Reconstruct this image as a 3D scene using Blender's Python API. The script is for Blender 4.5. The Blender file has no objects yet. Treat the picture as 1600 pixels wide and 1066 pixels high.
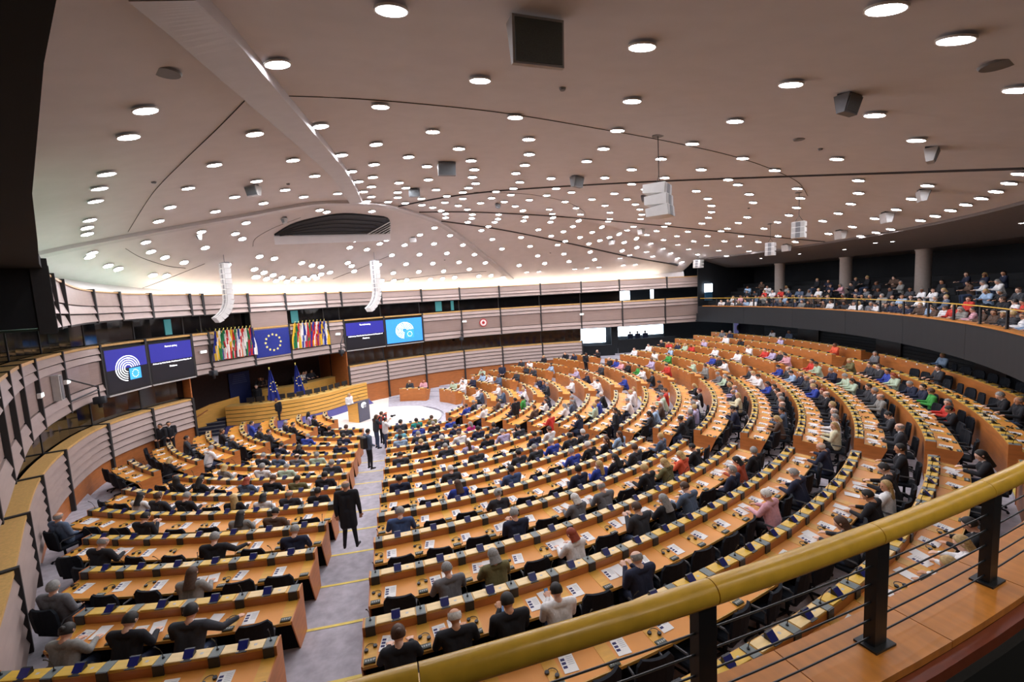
import bpy, bmesh, math, random
import numpy as np
from mathutils import Matrix, Vector
random.seed(7)
rng = np.random.RandomState(11)
PI = math.pi
scene = bpy.context.scene
COL = scene.collection
# ------------------------------------------------------------------ camera, world, exposure
CAM = np.array([0.0, -29.53298, 5.15960])
FW = np.array([0.27589742, 0.95538570, -0.10544564])
RT = np.array([0.95771633, -0.28255630, -0.05423437])
UP = np.array([0.08160908, 0.08602389, 0.99294504])
FPX = 711.0                      # focal length in pixels of a 1600 x 1066 frame
cd = bpy.data.cameras.new('camera')
cd.sensor_fit = 'HORIZONTAL'; cd.sensor_width = 36.0; cd.lens = FPX / 1600 * 36
cd.clip_start = 0.05; cd.clip_end = 300
camo = bpy.data.objects.new('camera', cd); COL.objects.link(camo)
camo.matrix_world = Matrix(((RT[0], UP[0], -FW[0], CAM[0]), (RT[1], UP[1], -FW[1], CAM[1]),
                            (RT[2], UP[2], -FW[2], CAM[2]), (0, 0, 0, 1)))
scene.camera = camo
world = bpy.data.worlds.new('world'); scene.world = world; world.use_nodes = True
world.node_tree.nodes['Background'].inputs[0].default_value = (0.30, 0.36, 0.45, 1)
world.node_tree.nodes['Background'].inputs[1].default_value = 0.05
scene.view_settings.view_transform = 'Standard'
scene.view_settings.look = 'None'
scene.view_settings.gamma = 1.0
scene.view_settings.use_curve_mapping = False
scene.view_settings.exposure = 2.42
DOWNLIGHT = 15.0                 # radiance of the round ceiling lamps
COVE = 4.2                      # radiance of the cove lamps behind the upper band

# ------------------------------------------------------------------ helpers
def lin(h):
    h = h.lstrip('#'); v = [int(h[i:i+2], 16) / 255 for i in (0, 2, 4)]
    return tuple(c / 12.92 if c <= 0.04045 else ((c + 0.055) / 1.055) ** 2.4 for c in v)

MATS = {}
def mat(name, hexcol, rough=0.6, metal=0.0, var=0.08, scale=8.0, stretch=None, emit=0.0, emitcol=None, spec=0.5, bump=0.0):
    if name in MATS: return MATS[name]
    m = bpy.data.materials.new(name); m.use_nodes = True
    nt = m.node_tree; b = nt.nodes['Principled BSDF']
    c = lin(hexcol)
    b.inputs['Roughness'].default_value = rough
    b.inputs['Metallic'].default_value = metal
    b.inputs['Specular IOR Level'].default_value = spec
    b.inputs['Base Color'].default_value = (*c, 1)
    if var > 0:
        tc = nt.nodes.new('ShaderNodeTexCoord'); mp = nt.nodes.new('ShaderNodeMapping')
        nz = nt.nodes.new('ShaderNodeTexNoise'); rp = nt.nodes.new('ShaderNodeValToRGB')
        mp.inputs['Scale'].default_value = stretch or (1, 1, 1)
        nz.inputs['Scale'].default_value = scale; nz.inputs['Detail'].default_value = 3
        nt.links.new(tc.outputs['Object'], mp.inputs[0]); nt.links.new(mp.outputs[0], nz.inputs['Vector'])
        nt.links.new(nz.outputs['Fac'], rp.inputs[0])
        e = rp.color_ramp.elements
        e[0].position = 0.3; e[1].position = 0.7
        e[0].color = (*[x * (1 - var) for x in c], 1); e[1].color = (*[min(1, x * (1 + var)) for x in c], 1)
        nt.links.new(rp.outputs[0], b.inputs['Base Color'])
        if bump > 0:
            bp = nt.nodes.new('ShaderNodeBump'); bp.inputs['Strength'].default_value = bump
            nt.links.new(nz.outputs['Fac'], bp.inputs['Height']); nt.links.new(bp.outputs[0], b.inputs['Normal'])
    if emit > 0:
        b.inputs['Emission Color'].default_value = (*(lin(emitcol) if emitcol else c), 1)
        b.inputs['Emission Strength'].default_value = emit
    MATS[name] = m
    return m

class MB:
    """collects vertices and faces (with material indices) for one mesh"""
    def __init__(s): s.v = []; s.f = []; s.m = []; s.sm = []
    def add(s, vs, fs, mi=0, smooth=False):
        o = len(s.v); s.v.extend([tuple(map(float, p)) for p in vs])
        s.f.extend([tuple(i + o for i in f) for f in fs]); s.m.extend([mi] * len(fs)); s.sm.extend([smooth] * len(fs))
        return s
    def box(s, x0, x1, y0, y1, z0, z1, mi=0):
        v = [(x, y, z) for z in (z0, z1) for y in (y0, y1) for x in (x0, x1)]
        return s.add(v, [(0, 2, 3, 1), (4, 5, 7, 6), (0, 1, 5, 4), (2, 6, 7, 3), (0, 4, 6, 2), (1, 3, 7, 5)], mi)
    def cbox(s, x0, x1, y0, y1, z0, z1, c=0.01, mi=0):
        """box with chamfered vertical and top edges"""
        a = [(x0 + c, y0), (x1 - c, y0), (x1, y0 + c), (x1, y1 - c), (x1 - c, y1), (x0 + c, y1), (x0, y1 - c), (x0, y0 + c)]
        cx, cy = (x0 + x1) / 2, (y0 + y1) / 2
        kx, ky = 1 - 2 * c / (x1 - x0), 1 - 2 * c / (y1 - y0)
        t = [(cx + (p[0] - cx) * kx, cy + (p[1] - cy) * ky) for p in a]
        v = [(*p, z0) for p in a] + [(*p, z1 - c) for p in a] + [(*p, z1) for p in t]
        f = [tuple(range(7, -1, -1)), tuple(range(16, 24))]
        for r in (0, 8):
            for i in range(8): j = (i + 1) % 8; f.append((r + i, r + j, r + 8 + j, r + 8 + i))
        return s.add(v, f, mi)
    def loft(s, rings, closed=True, caps=True, mi=0, smooth=False):
        n = len(rings[0]); v = [p for r in rings for p in r]; f = []
        for k in range(len(rings) - 1):
            for i in range(n if closed else n - 1):
                j = (i + 1) % n; f.append((k * n + i, k * n + j, (k + 1) * n + j, (k + 1) * n + i))
        if caps and closed:
            f.append(tuple(range(n - 1, -1, -1))); f.append(tuple(range((len(rings) - 1) * n, len(rings) * n)))
        return s.add(v, f, mi, smooth)
    def tube(s, pts, r, n=8, mi=0, smooth=True, caps=True):
        pts = [np.array(p, float) for p in pts]; rings = []; ref = np.array([0, 0, 1.0])
        rr = r if hasattr(r, '__len__') else [r] * len(pts)
        for i, p in enumerate(pts):
            d = pts[min(i + 1, len(pts) - 1)] - pts[max(i - 1, 0)]; d = d / (np.linalg.norm(d) + 1e-9)
            u = np.cross(d, ref if abs(d[2]) < 0.95 else np.array([1.0, 0, 0])); u /= np.linalg.norm(u); w = np.cross(u, d)
            rings.append([p + rr[i] * (math.cos(a) * u + math.sin(a) * w) for a in np.linspace(0, 2 * PI, n, endpoint=False)])
        return s.loft(rings, True, caps, mi, smooth)
    def lathe(s, prof, n=16, c=(0, 0, 0), mi=0, smooth=True, caps=True):
        rings = [[(c[0] + r * math.cos(a), c[1] + r * math.sin(a), c[2] + z) for a in np.linspace(0, 2 * PI, n, endpoint=False)] for r, z in prof]
        return s.loft(rings, True, caps, mi, smooth)
    def sphere(s, c, r, n=10, m=7, mi=0, sc=(1, 1, 1)):
        rings = []
        for k in range(m):
            t = PI * (k + 0.5) / m
            rings.append([(c[0] + sc[0] * r * math.sin(t) * math.cos(a), c[1] + sc[1] * r * math.sin(t) * math.sin(a), c[2] - sc[2] * r * math.cos(t)) for a in np.linspace(0, 2 * PI, n, endpoint=False)])
        return s.loft(rings, True, True, mi, True)
    def prism(s, poly, y0, y1, mi=0, axis='x'):
        """poly of (a,b) extruded along axis from y0 to y1"""
        def P(a, b, t): return (t, a, b) if axis == 'x' else ((a, t, b) if axis == 'y' else (a, b, t))
        return s.loft([[P(a, b, y0) for a, b in poly], [P(a, b, y1) for a, b in poly]], True, True, mi)
    def mesh(s, name, mats, fix=True):
        me = bpy.data.meshes.new(name); me.from_pydata(s.v, [], s.f); me.update()
        for m in (mats if isinstance(mats, (list, tuple)) else [mats]): me.materials.append(m)
        me.polygons.foreach_set('material_index', s.m); me.polygons.foreach_set('use_smooth', s.sm)
        if fix:
            b = bmesh.new(); b.from_mesh(me); bmesh.ops.recalc_face_normals(b, faces=b.faces); b.to_mesh(me); b.free()
        me.update()
        if any(s.sm): me.set_sharp_from_angle(angle=math.radians(48))
        return me

def link(name, data, parent=None, loc=(0, 0, 0), rz=0.0, rot=None, kind=None, label=None, cat=None, group=None):
    o = bpy.data.objects.new(name, data); COL.objects.link(o)
    o.location = loc
    if rot is not None: o.rotation_euler = rot
    elif rz: o.rotation_euler = (0, 0, rz)
    if parent is not None: o.parent = parent
    if kind: o['kind'] = kind
    if label: o['label'] = label
    if cat: o['category'] = cat
    if group: o['group'] = group
    return o
def copyobj(o, parent=None, loc=None, rz=None, rot=None):
    c = o.copy(); COL.objects.link(c)
    if parent is not None: c.parent = parent
    if loc is not None: c.location = loc
    if rot is not None: c.rotation_euler = rot
    elif rz is not None: c.rotation_euler = (0, 0, rz)
    return c

# ------------------------------------------------------------------ the plan of the hall
# C (the origin) is the centre of the rows; th is the angle of a seat seen from C, 0 towards the camera, growing to the right
def pol(r, th, z=0.0):
    return np.array([r * math.sin(th), -r * math.cos(th), z])
def ray(x, y): return FW + (x - 800) / FPX * RT - (y - 533) / FPX * UP
def atz(x, y, z):
    d = ray(x, y); return CAM + (z - CAM[2]) / d[2] * d
AXU = math.radians(33.3); UA = np.array([math.sin(AXU), -math.cos(AXU)]); VB = np.array([math.cos(AXU), math.sin(AXU)])
ctrl = [(30, -17.6), (25, -17.4), (20, -17.15), (16, -16.8), (12, -16.35), (8.63, -16.02), (5.2, -15.56), (2.2, -14.78), (-1, -13.4), (-3, -11.4)]
ctrl += [(19.2 - math.sqrt(25.1 ** 2 - v * v), v) for v in np.arange(-9.5, 18.6, 1)]
ctrl += [(5.5, 21.3), (8.2, 24.2), (11, 27.2), (14, 30.4)]
def catmull(pts, n=8):
    pts = np.array(pts, float); out = []
    for i in range(len(pts) - 1):
        p0 = pts[max(i - 1, 0)]; p1 = pts[i]; p2 = pts[i + 1]; p3 = pts[min(i + 2, len(pts) - 1)]
        for t in np.arange(n) / n:
            out.append(.5 * ((2 * p1) + (-p0 + p2) * t + (2 * p0 - 5 * p1 + 4 * p2 - p3) * t * t + (-p0 + 3 * p1 - 3 * p2 + p3) * t ** 3))
    out.append(pts[-1]); return np.array(out)
class Curve2:
    def __init__(s, uvpts, uv=True):
        c = catmull(uvpts); s.P = c[:, :1] * UA + c[:, 1:] * VB if uv else c
        d = np.diff(s.P, axis=0); s.S = np.concatenate([[0], np.cumsum(np.hypot(d[:, 0], d[:, 1]))])
        t = np.gradient(s.P, axis=0); t /= np.hypot(t[:, 0], t[:, 1])[:, None]
        s.T = t; n = np.stack([-t[:, 1], t[:, 0]], -1)
        sg = np.sign((n * (np.array([8, -8]) - s.P)).sum(1)); s.N = n * sg[:, None]      # inward normal
    def at(s, q, off=0.0):
        x = np.interp(q, s.S, s.P[:, 0]); y = np.interp(q, s.S, s.P[:, 1])
        n = s.nrm(q); return np.array([x, y]) + off * n
    def nrm(s, q):
        n = np.array([np.interp(q, s.S, s.N[:, 0]), np.interp(q, s.S, s.N[:, 1])]); return n / np.hypot(*n)
    def ang(s, q):
        n = s.nrm(q); return math.atan2(n[0], -n[1])     # rotation z for which local -y looks inward
    def strip(s, s0, s1, prof, step=0.8, o=(0, 0)):
        """sweep a closed (off,z) profile from s0 to s1 -> rings"""
        n = max(1, int(math.ceil((s1 - s0) / step)))
        return [[(*(s.at(q, a) - np.array(o)), z) for a, z in prof] for q in np.linspace(s0, s1, n + 1)]
WALL = Curve2(ctrl)
LW = [WALL.S[8 * i] for i in (2, 3, 4, 5, 6, 7)]
def wall_dist(x, y):
    d = WALL.P - np.array([x, y]); return np.sqrt((d ** 2).sum(1).min())
def in_hall(x, y):
    d = WALL.P - np.array([x, y]); i = int((d ** 2).sum(1).argmin())
    return float((np.array([x, y]) - WALL.P[i]) @ WALL.N[i])
# rows: k = 12 next to the podium ... -4 under the balcony
RK = {k: 22.265 - 1.6 * k for k in range(-4, 9)}; RK.update({9: 7.95, 10: 6.5, 11: 5.1, 12: 3.65})
ZK = dict(zip(range(-4, 13), [.72, .54, .36, .18, 0, -.16, -.31, -.48, -.66, -.84, -1.0, -1.16, -1.30, -1.40, -1.46, -1.5, -1.5]))
ZF = {k: ZK[k] - .95 for k in ZK}
FLOOR0 = -2.47
NUMW = 'one two three four five six seven eight nine ten eleven twelve thirteen fourteen fifteen sixteen seventeen eighteen nineteen twenty twenty-one twenty-two twenty-three twenty-four twenty-five twenty-six twenty-seven twenty-eight twenty-nine thirty'.split()
NUMW += [t + ('' if not u else '-' + u) for t in ('thirty', 'forty', 'fifty', 'sixty', 'seventy', 'eighty') for u in [''] + NUMW[:9]][1:]
def rowname(k): return 'row ' + NUMW[12 - k]
# dome of the ceiling: star-shaped about OC
OC = (4.0, -5.0); ZTOP = 10.2; PEXP = 2.3
_z = np.interp(WALL.S, [0, 14, 22, 26, 29, 33, 37, 42, 50, 70, 80, 90], [7.35, 7.4, 7.5, 7.4, 7.1, 6.65, 6.25, 6.0, 5.95, 6.0, 6.3, 6.5])
_wo = WALL.P - WALL.N * 0.8
_k = np.hypot(_wo[:, 0], _wo[:, 1]) < 28.6
_bw = np.column_stack([_wo[_k], _z[_k]])
_a0 = math.atan2(_bw[0, 0], -_bw[0, 1]); _a1 = math.atan2(_bw[-1, 0], -_bw[-1, 1])
RGAL = 28.6; ZGAL = 7.3
_bd = np.vstack([_bw, [pol(RGAL, t, ZGAL) for t in np.linspace(_a1, _a0, 60)[1:-1]]])
_eth = np.arctan2(_bd[:, 0] - OC[0], -(_bd[:, 1] - OC[1])); _er = np.hypot(_bd[:, 0] - OC[0], _bd[:, 1] - OC[1])
_ix = np.argsort(_eth); _eth = _eth[_ix]; _er = _er[_ix]; _ez = _bd[_ix, 2]
def ceil_edge(th): return np.interp(th, _eth, _er, period=2 * PI), np.interp(th, _eth, _ez, period=2 * PI)
def ceil_z(x, y):
    th = np.arctan2(x - OC[0], -(y - OC[1])); r = np.hypot(x - OC[0], y - OC[1]); re, ze = ceil_edge(th)
    return ze + (ZTOP - ze) * (1 - np.minimum(r / re, 1.0) ** PEXP)
_ts = np.arange(1.5, 62, 0.04)
def on_ceiling(px, py):
    d = ray(px, py); X = CAM + _ts[:, None] * d; g = X[:, 2] - ceil_z(X[:, 0], X[:, 1])
    i = np.where(g >= 0)[0]
    if len(i) == 0: return None
    i = i[0]; t = _ts[i] - 0.04 * g[i] / max(1e-6, g[i] - g[i - 1]) if i else _ts[0]
    return CAM + t * d
def ceil_normal(x, y):
    e = 0.05; n = np.array([-(ceil_z(x + e, y) - ceil_z(x - e, y)) / (2 * e), -(ceil_z(x, y + e) - ceil_z(x, y - e)) / (2 * e), 1.0]); return n / np.linalg.norm(n)
# ------------------------------------------------------------------ materials
M_CEIL = mat('ceiling_plaster', '#cbc5c4', 0.9, var=0.03, scale=2)
M_RIB = mat('rib_metal', '#b9b3b2', 0.6, var=0.04, scale=3)
M_SEAM = mat('dark_seam', '#3a3636', 0.8, var=0)
M_PANEL = mat('wall_panel', '#a39089', 0.42, metal=0.25, var=0.06, scale=1.5, stretch=(1, 1, 10))
M_SLAT = mat('wall_slat', '#a8968f', 0.45, metal=0.2, var=0.06, scale=1.5, stretch=(1, 1, 8))
M_POST = mat('dark_post', '#2b2a2b', 0.6, var=0.1)
M_LEDGEW = mat('ledge_wood', '#d3a866', 0.4, var=0.12, scale=3, stretch=(6, 6, 1))
M_WALLW = mat('wall_wood', '#b06a38', 0.45, var=0.14, scale=2.5, stretch=(1, 1, 6))
M_GLASS = mat('booth_glass', '#06080c', 0.08, var=0, spec=0.8)
M_EYESHADE = mat('eye_shade', '#15171b', 0.7, var=0.3, scale=4)
M_CARPET = mat('carpet', '#adaab3', 0.95, var=0.16, scale=5, bump=0.1)
M_STEPY = mat('step_edge_yellow', '#e0c95c', 0.6, var=0.1)
M_WELL = mat('well_carpet', '#e6dfd6', 0.9, var=0.03)
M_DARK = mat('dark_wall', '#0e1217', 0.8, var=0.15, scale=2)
M_FASCIA = mat('balcony_fascia', '#0c1016', 0.65, var=0.08, scale=2)
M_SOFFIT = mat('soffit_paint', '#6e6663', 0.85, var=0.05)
M_COLUMN = mat('column_plaster', '#a89c94', 0.7, var=0.05)
M_RAILW = mat('rail_wood', '#dcb23e', 0.28, var=0.1, scale=4, stretch=(3, 3, 3))
M_RAILPLANK = mat('rail_plank', '#c27d30', 0.38, var=0.15, scale=2.5, stretch=(5, 1, 1))
M_BLACK = mat('black_metal', '#161a20', 0.45, var=0.1)
M_WIN = mat('window_daylight', '#dff0ff', 0.5, var=0, emit=1.6, emitcol='#d3e8fb')
M_WINTURQ = mat('window_turquoise', '#2c6a70', 0.5, var=0, emit=0.05, emitcol='#5fc0c4')
M_LAMP = mat('lamp_diffuser', '#ffffff', 0.5, var=0, emit=DOWNLIGHT, emitcol='#f3f3fb')
M_LAMPG = mat('unseen_gallery_diffuser', '#ffffff', 0.5, var=0, emit=DOWNLIGHT * 0.8, emitcol='#fff1dd')
M_TRIMW = mat('lamp_trim', '#e8e4e0', 0.5, var=0)
M_COVEW = mat('cove_lamp_warm', '#fff4df', 0.5, var=0, emit=COVE, emitcol='#fff1dc')
M_COVEG = mat('cove_lamp_green', '#c8ffe4', 0.5, var=0, emit=COVE * 0.35, emitcol='#a8e2c8')
M_WHITE = mat('white_plastic', '#e6e6e4', 0.5, var=0.03)
M_LGREY = mat('light_grey', '#b9b7b5', 0.5, var=0.05)
M_MGREY = mat('mid_grey', '#77777a', 0.55, var=0.06)

# ------------------------------------------------------------------ floor
fl = MB()
def ring(mb, r0, r1, z0, z1, a0, a1, mi=0, n=None):
    n = n or max(6, int((a1 - a0) / math.radians(3)))
    A = np.linspace(a0, a1, n + 1)
    v = [pol(r0, a, z0) for a in A] + [pol(r1, a, z1) for a in A]
    mb.add(v, [(i, i + 1, n + 2 + i, n + 1 + i) for i in range(n)], mi)
A0F, A1F = math.radians(-88), math.radians(178)
ks = list(range(-4, 13))
for k in ks:
    r_in = RK[k] - .1; r_out = RK[k - 1] - .1 if k > -4 else 31.0
    if ZF[k] < FLOOR0 + 0.005: ZF[k] = FLOOR0 + 0.01
    ring(fl, r_in, r_out, ZF[k], ZF[k], A0F, A1F)
    zlow = ZF[k + 1] if k < 12 else FLOOR0 - .02
    ring(fl, r_in, r_in, zlow, ZF[k], A0F, A1F)
floor = link('floor', fl.mesh('floor', M_CARPET), kind='structure', label='grey carpeted tiers rising in curved steps under the desks')
pl = MB(); pl.add([(-45, -40, FLOOR0 - .04), (45, -40, FLOOR0 - .04), (45, 30, FLOOR0 - .04), (-45, 30, FLOOR0 - .04)], [(0, 1, 2, 3)])
link('floor', pl.mesh('base_floor', M_CARPET), kind='structure', label='level carpet at the foot of the tiers')
wl = MB(); wl.add([pol(3.4, a, FLOOR0 + .012) for a in np.linspace(math.radians(-95), math.radians(100), 30)] + [(-.2, 8.2, FLOOR0 + .012), (-2.2, 8.4, FLOOR0 + .012), (-5.2, 3.4, FLOOR0 + .012), (-9.5, 2.6, FLOOR0 + .012)],
                  [tuple(range(34))])
link('floor', wl.mesh('well_floor', M_WELL), kind='structure', label='pale carpet of the open well in front of the podium')

# aisles: angle, sideways offset, half width
AISLES = [(-41, 0, .62), (-2.12, -.45, .64), (33.5, 0, .62), (68, 0, .75), (102.5, 0, .7), (138, 0, .65), (177, 0, .6)]
def aisle_edge(j, R, side):
    a, o, h = AISLES[j]
    return math.radians(a) + math.asin(max(-1, min(1, (o + side * h) / R)))
# yellow step edges in the aisles
tn = 0
for j in range(0, 5):
    for k in range(-3, 10):
        R = RK[k] - .1
        e0, e1 = aisle_edge(j, R, -1), aisle_edge(j, R, 1)
        m = pol(R, (e0 + e1) / 2)
        if in_hall(m[0], m[1]) < 1.5 or (m[0] < -3 and m[1] > 0): continue
        s = MB()
        A = np.linspace(e0, e1, 4); v = []
        for a in A:
            for dr, z in ((-.012, ZF[k] - .03), (-.012, ZF[k] + .006), (.06, ZF[k] + .006)): v.append(pol(R + dr, a, z))
        f = []
        for i in range(3):
            for q in range(2): f.append((3 * i + q, 3 * i + q + 1, 3 * i + 4 + q, 3 * i + 3 + q))
        s.add(v, f); tn += 1
        link('trim_%d' % tn, s.mesh('step_edge', M_STEPY), kind='structure')

# ------------------------------------------------------------------ walls on the podium side: lower wall, middle band, upper band
lo = link('wall_lower', None, kind='structure', label='low curved wall of horizontal slats with wooden ledge')
mid = link('wall_middle', None, kind='structure', label='middle curved band of pinkish grey panels and slats')
upb = link('wall_upper', None, kind='structure', label='upper curved band of satin panels under the ceiling')
def wstrip(curve, name, s0, s1, prof, m, parent, step=0.8, **kw):
    o = curve.at((s0 + s1) / 2); mb = MB(); mb.loft(curve.strip(s0, s1, prof, step, o), True, True)
    return link(name, mb.mesh(name, m), parent, loc=(o[0], o[1], 0), **kw)
def bays(posts): return list(zip(posts[:-1], posts[1:]))
LOWP = [LW[0], LW[1], LW[2], LW[3], LW[4], LW[5], 32.0, 34.6, 36.8]
LOWP2 = [47.2, 50.3, 53.55, 57.0, 60.5, 64.2, 67.86]
ZL = .45
for posts in (LOWP, LOWP2):
    for a, b in bays(posts):
        wstrip(WALL, 'wood_panel', a, b, [(-.12, -2.6), (0, -2.6), (0, -1.12), (-.12, -1.12)], M_WALLW, lo)
        for i in range(5):
            z1 = .36 - i * .296; z0 = z1 - .242
            wstrip(WALL, 'slat', a + .03, b - .03, [(-.06, z0), (.10, z0), (.02, z1), (-.06, z1)], M_SLAT, lo)
        wstrip(WALL, 'ledge', a, b, [(-.42, .37), (.06, .37), (.06, ZL), (-.42, ZL)], M_LEDGEW, lo)
        wstrip(WALL, 'backing', a, b, [(-.4, -1.2), (-.11, -1.2), (-.11, .365), (-.4, .365)], M_POST, lo, step=2)
    for q in posts:
        p = WALL.at(q); mb = MB(); mb.box(-.055, .055, -.13, .12, -2.6, .40); mb.box(-.055, .055, -.13, .5, .40, .485)
        link('post', mb.mesh('post', M_POST), lo, loc=(p[0], p[1], 0), rz=WALL.ang(q))
MIDP = [LW[1] - 1, LW[1] + 1.2, LW[2] - .6, 20.16, 22.3, 24.45, 26.44, 29.23, 32.23, 34.73, 37.16, 38.11, 40.73, 43.15, 45.94, 47.11, 50.31, 53.54, 56.98, 60.51, 64.2, 67.86, 71.57, 75.61, 79.69]
SCREENB = {(32.23, 34.73), (34.73, 37.16), (47.11, 50.31), (50.31, 53.54)}
for a, b in bays(MIDP):
    hidden = (a, b) in SCREENB
    if not hidden:
        wstrip(WALL, 'panel', a + .02, b - .02, [(-.05, 2.22), (.0, 2.22), (.0, 3.18), (-.05, 3.18)], M_PANEL, mid)
        for z0, z1 in ((1.62, 1.875), (1.92, 2.175), (3.225, 3.46), (3.51, 3.765)):
            wstrip(WALL, 'slat', a + .02, b - .02, [(-.06, z0), (.10, z0), (.02, z1), (-.06, z1)], M_SLAT, mid)
    wstrip(WALL, 'backing', a, b, [(-.2, 1.62), (-.09, 1.62), (-.09, 3.77), (-.2, 3.77)], M_POST, mid, step=2)
    wstrip(WALL, 'underside', a, b, [(-.62, 1.56), (.03, 1.56), (.03, 1.615), (-.62, 1.615)], M_POST, mid, step=2)
    wstrip(WALL, 'ledge', a, b, [(-.42, 3.78), (.07, 3.78), (.07, 3.87), (-.42, 3.87)], M_LEDGEW, mid)
for q in MIDP:
    p = WALL.at(q); mb = MB(); mb.box(-.055, .055, -.11, .1, 1.56, 3.82); mb.box(-.055, .055, -.11, .45, 3.82, 3.9)
    link('post', mb.mesh('post', M_POST), mid, loc=(p[0], p[1], 0), rz=WALL.ang(q))
# upper band follows its own line: it overhangs near the camera
UPC = Curve2([(13.6, -15.42), (12, -15.28), (10.4, -15.1), (5.7, -14.3), (2.3, -13.55), (-.8, -12.3), (-2.8, -10.7)] + [c for c in ctrl if c[1] > -9 and c[0] < 14.5])
def upz(q): return float(np.interp(q, [0, 14, 26, 36, 60, 75], [6.12, 6.1, 5.9, 5.8, 5.78, 5.95])), float(np.interp(q, [0, 14, 26, 60, 75], [4.95, 4.92, 4.85, 4.82, 5.0]))
def s_on_up(p): return float(UPC.S[((UPC.P - np.array(p)) ** 2).sum(1).argmin()])
UPP = [0.05, 1.6, 3.6, 5.8] + [s_on_up(WALL.at(q)) for q in MIDP if q > 29]
UPP = sorted(set(round(x, 2) for x in UPP)); UPP = [x for i, x in enumerate(UPP) if i == 0 or x - UPP[i - 1] > .5]
for a, b in bays(UPP):
    t, bt = upz((a + b) / 2); h = t - bt
    wstrip(UPC, 'panel', a + .02, b - .02, [(-.05, bt + .5 * h), (.045, bt + .5 * h), (0, t - .05), (-.05, t - .05)], M_PANEL, upb)
    wstrip(UPC, 'slat', a + .02, b - .02, [(-.06, bt + .26 * h), (.09, bt + .26 * h), (.01, bt + .475 * h), (-.06, bt + .475 * h)], M_SLAT, upb)
    wstrip(UPC, 'slat', a + .02, b - .02, [(-.06, bt), (.09, bt), (.01, bt + .225 * h), (-.06, bt + .225 * h)], M_SLAT, upb)
    wstrip(UPC, 'top_rail', a, b, [(-.12, t - .05), (.05, t - .05), (.05, t), (-.12, t)], M_LEDGEW, upb)
    wstrip(UPC, 'backing', a, b, [(-.14, bt), (-.07, bt), (-.07, t - .06), (-.14, t - .06)], M_POST, upb, step=2)
    if a > 3: wstrip(UPC, 'soffit', a, b, [(-1.3, bt - .06), (.03, bt - .06), (.03, bt - .005), (-1.3, bt - .005)], M_POST, upb, step=2)
for q in UPP:
    t, bt = upz(q); p = UPC.at(q); mb = MB(); mb.box(-.06, .06, -.1, .12, bt - .06, t + .05)
    link('post', mb.mesh('post', M_POST), upb, loc=(p[0], p[1], 0), rz=UPC.ang(q))
# press and interpreter booths behind the two openings: tinted glass, dark rooms
bn = 0
for zz0, zz1, posts, skip in ((.46, 1.56, LOWP[:-1] + [36.8], ()), (.46, 1.56, LOWP2, ()), (3.88, 4.92, MIDP[:-2], ((40.73, 43.15),))):
    for a, b in bays(posts):
        if (a, b) in skip: continue
        bn += 1
        t = 0.0
        if zz0 > 3: t = float(np.interp(a, [20, 30, 36], [.3, .15, 0]))
        w = link('window_%d' % bn, None, kind='structure')
        wstrip(WALL, 'pane', a + .03, b - .03, [(-.50, zz0), (-.48, zz0), (-.48, zz1 + t), (-.50, zz1 + t)], M_GLASS, w)
        mbp = WALL.at(a, -.49); mb = MB(); mb.box(-.03, .03, -.03, .03, zz0, zz1 + t)
        link('mullion', mb.mesh('mullion', M_POST), w, loc=(mbp[0], mbp[1], 0), rz=WALL.ang(a))
# dark wall closing off everything behind the booths
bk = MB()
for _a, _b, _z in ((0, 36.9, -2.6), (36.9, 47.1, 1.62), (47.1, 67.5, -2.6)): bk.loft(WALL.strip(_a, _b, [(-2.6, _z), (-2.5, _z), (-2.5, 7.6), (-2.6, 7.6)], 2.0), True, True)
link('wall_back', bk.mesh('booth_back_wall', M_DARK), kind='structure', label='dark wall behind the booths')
# turquoise and daylight panes glimpsed in the upper booths
for (q, w, col) in ((43.9, .5, M_WINTURQ), (55.2, .55, M_WINTURQ), (56.4, .25, M_WINTURQ), (72.0, .9, M_WIN), (74.6, .3, M_WIN), (36.4, .35, M_WINTURQ)):
    p = WALL.at(q, -.44); mb = MB(); mb.box(-w / 2, w / 2, -.015, .015, 3.95, 4.75)
    bn += 1
    link('window_%d' % bn, mb.mesh('bright_pane', col), kind='structure', loc=(p[0], p[1], 0), rz=WALL.ang(q))
# plain panel that closes the upper opening above the blue banner
wstrip(WALL, 'closing_panel', 40.75, 43.13, [(-.06, 3.88), (.03, 3.88), (.03, 4.85), (-.06, 4.85)], M_PANEL, mid)

# ------------------------------------------------------------------ ceiling
cm = MB(); NT, NR = 320, 60
rr = [(i / NR) ** 0.8 for i in range(1, NR + 1)]
V = [(OC[0], OC[1], ZTOP)]
for t in rr:
    for i in range(NT):
        th = -PI + 2 * PI * i / NT; re, ze = ceil_edge(th); z = ze + (ZTOP - ze) * (1 - t ** PEXP)
        V.append((OC[0] + t * re * math.sin(th), OC[1] - t * re * math.cos(th), z))
Fc = [(0, 1 + (i + 1) % NT, 1 + i) for i in range(NT)]
for k in range(NR - 1):
    for i in range(NT):
        j = (i + 1) % NT; Fc += [(1 + k * NT + i, 1 + k * NT + j, 1 + (k + 1) * NT + j), (1 + k * NT + i, 1 + (k + 1) * NT + j, 1 + (k + 1) * NT + i)]
cm.add(V, Fc, 0, True)
ceiling = link('ceiling', cm.mesh('ceiling', M_CEIL), kind='structure', label='pale domed ceiling dotted with round lamps')
# gallery soffit
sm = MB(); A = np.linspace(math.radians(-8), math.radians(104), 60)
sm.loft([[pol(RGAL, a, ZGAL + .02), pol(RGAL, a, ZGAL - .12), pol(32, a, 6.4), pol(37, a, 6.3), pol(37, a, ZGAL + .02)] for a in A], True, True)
link('ceiling', sm.mesh('gallery_soffit', M_SOFFIT), kind='structure', label='dark sloping soffit above the public gallery')
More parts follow.
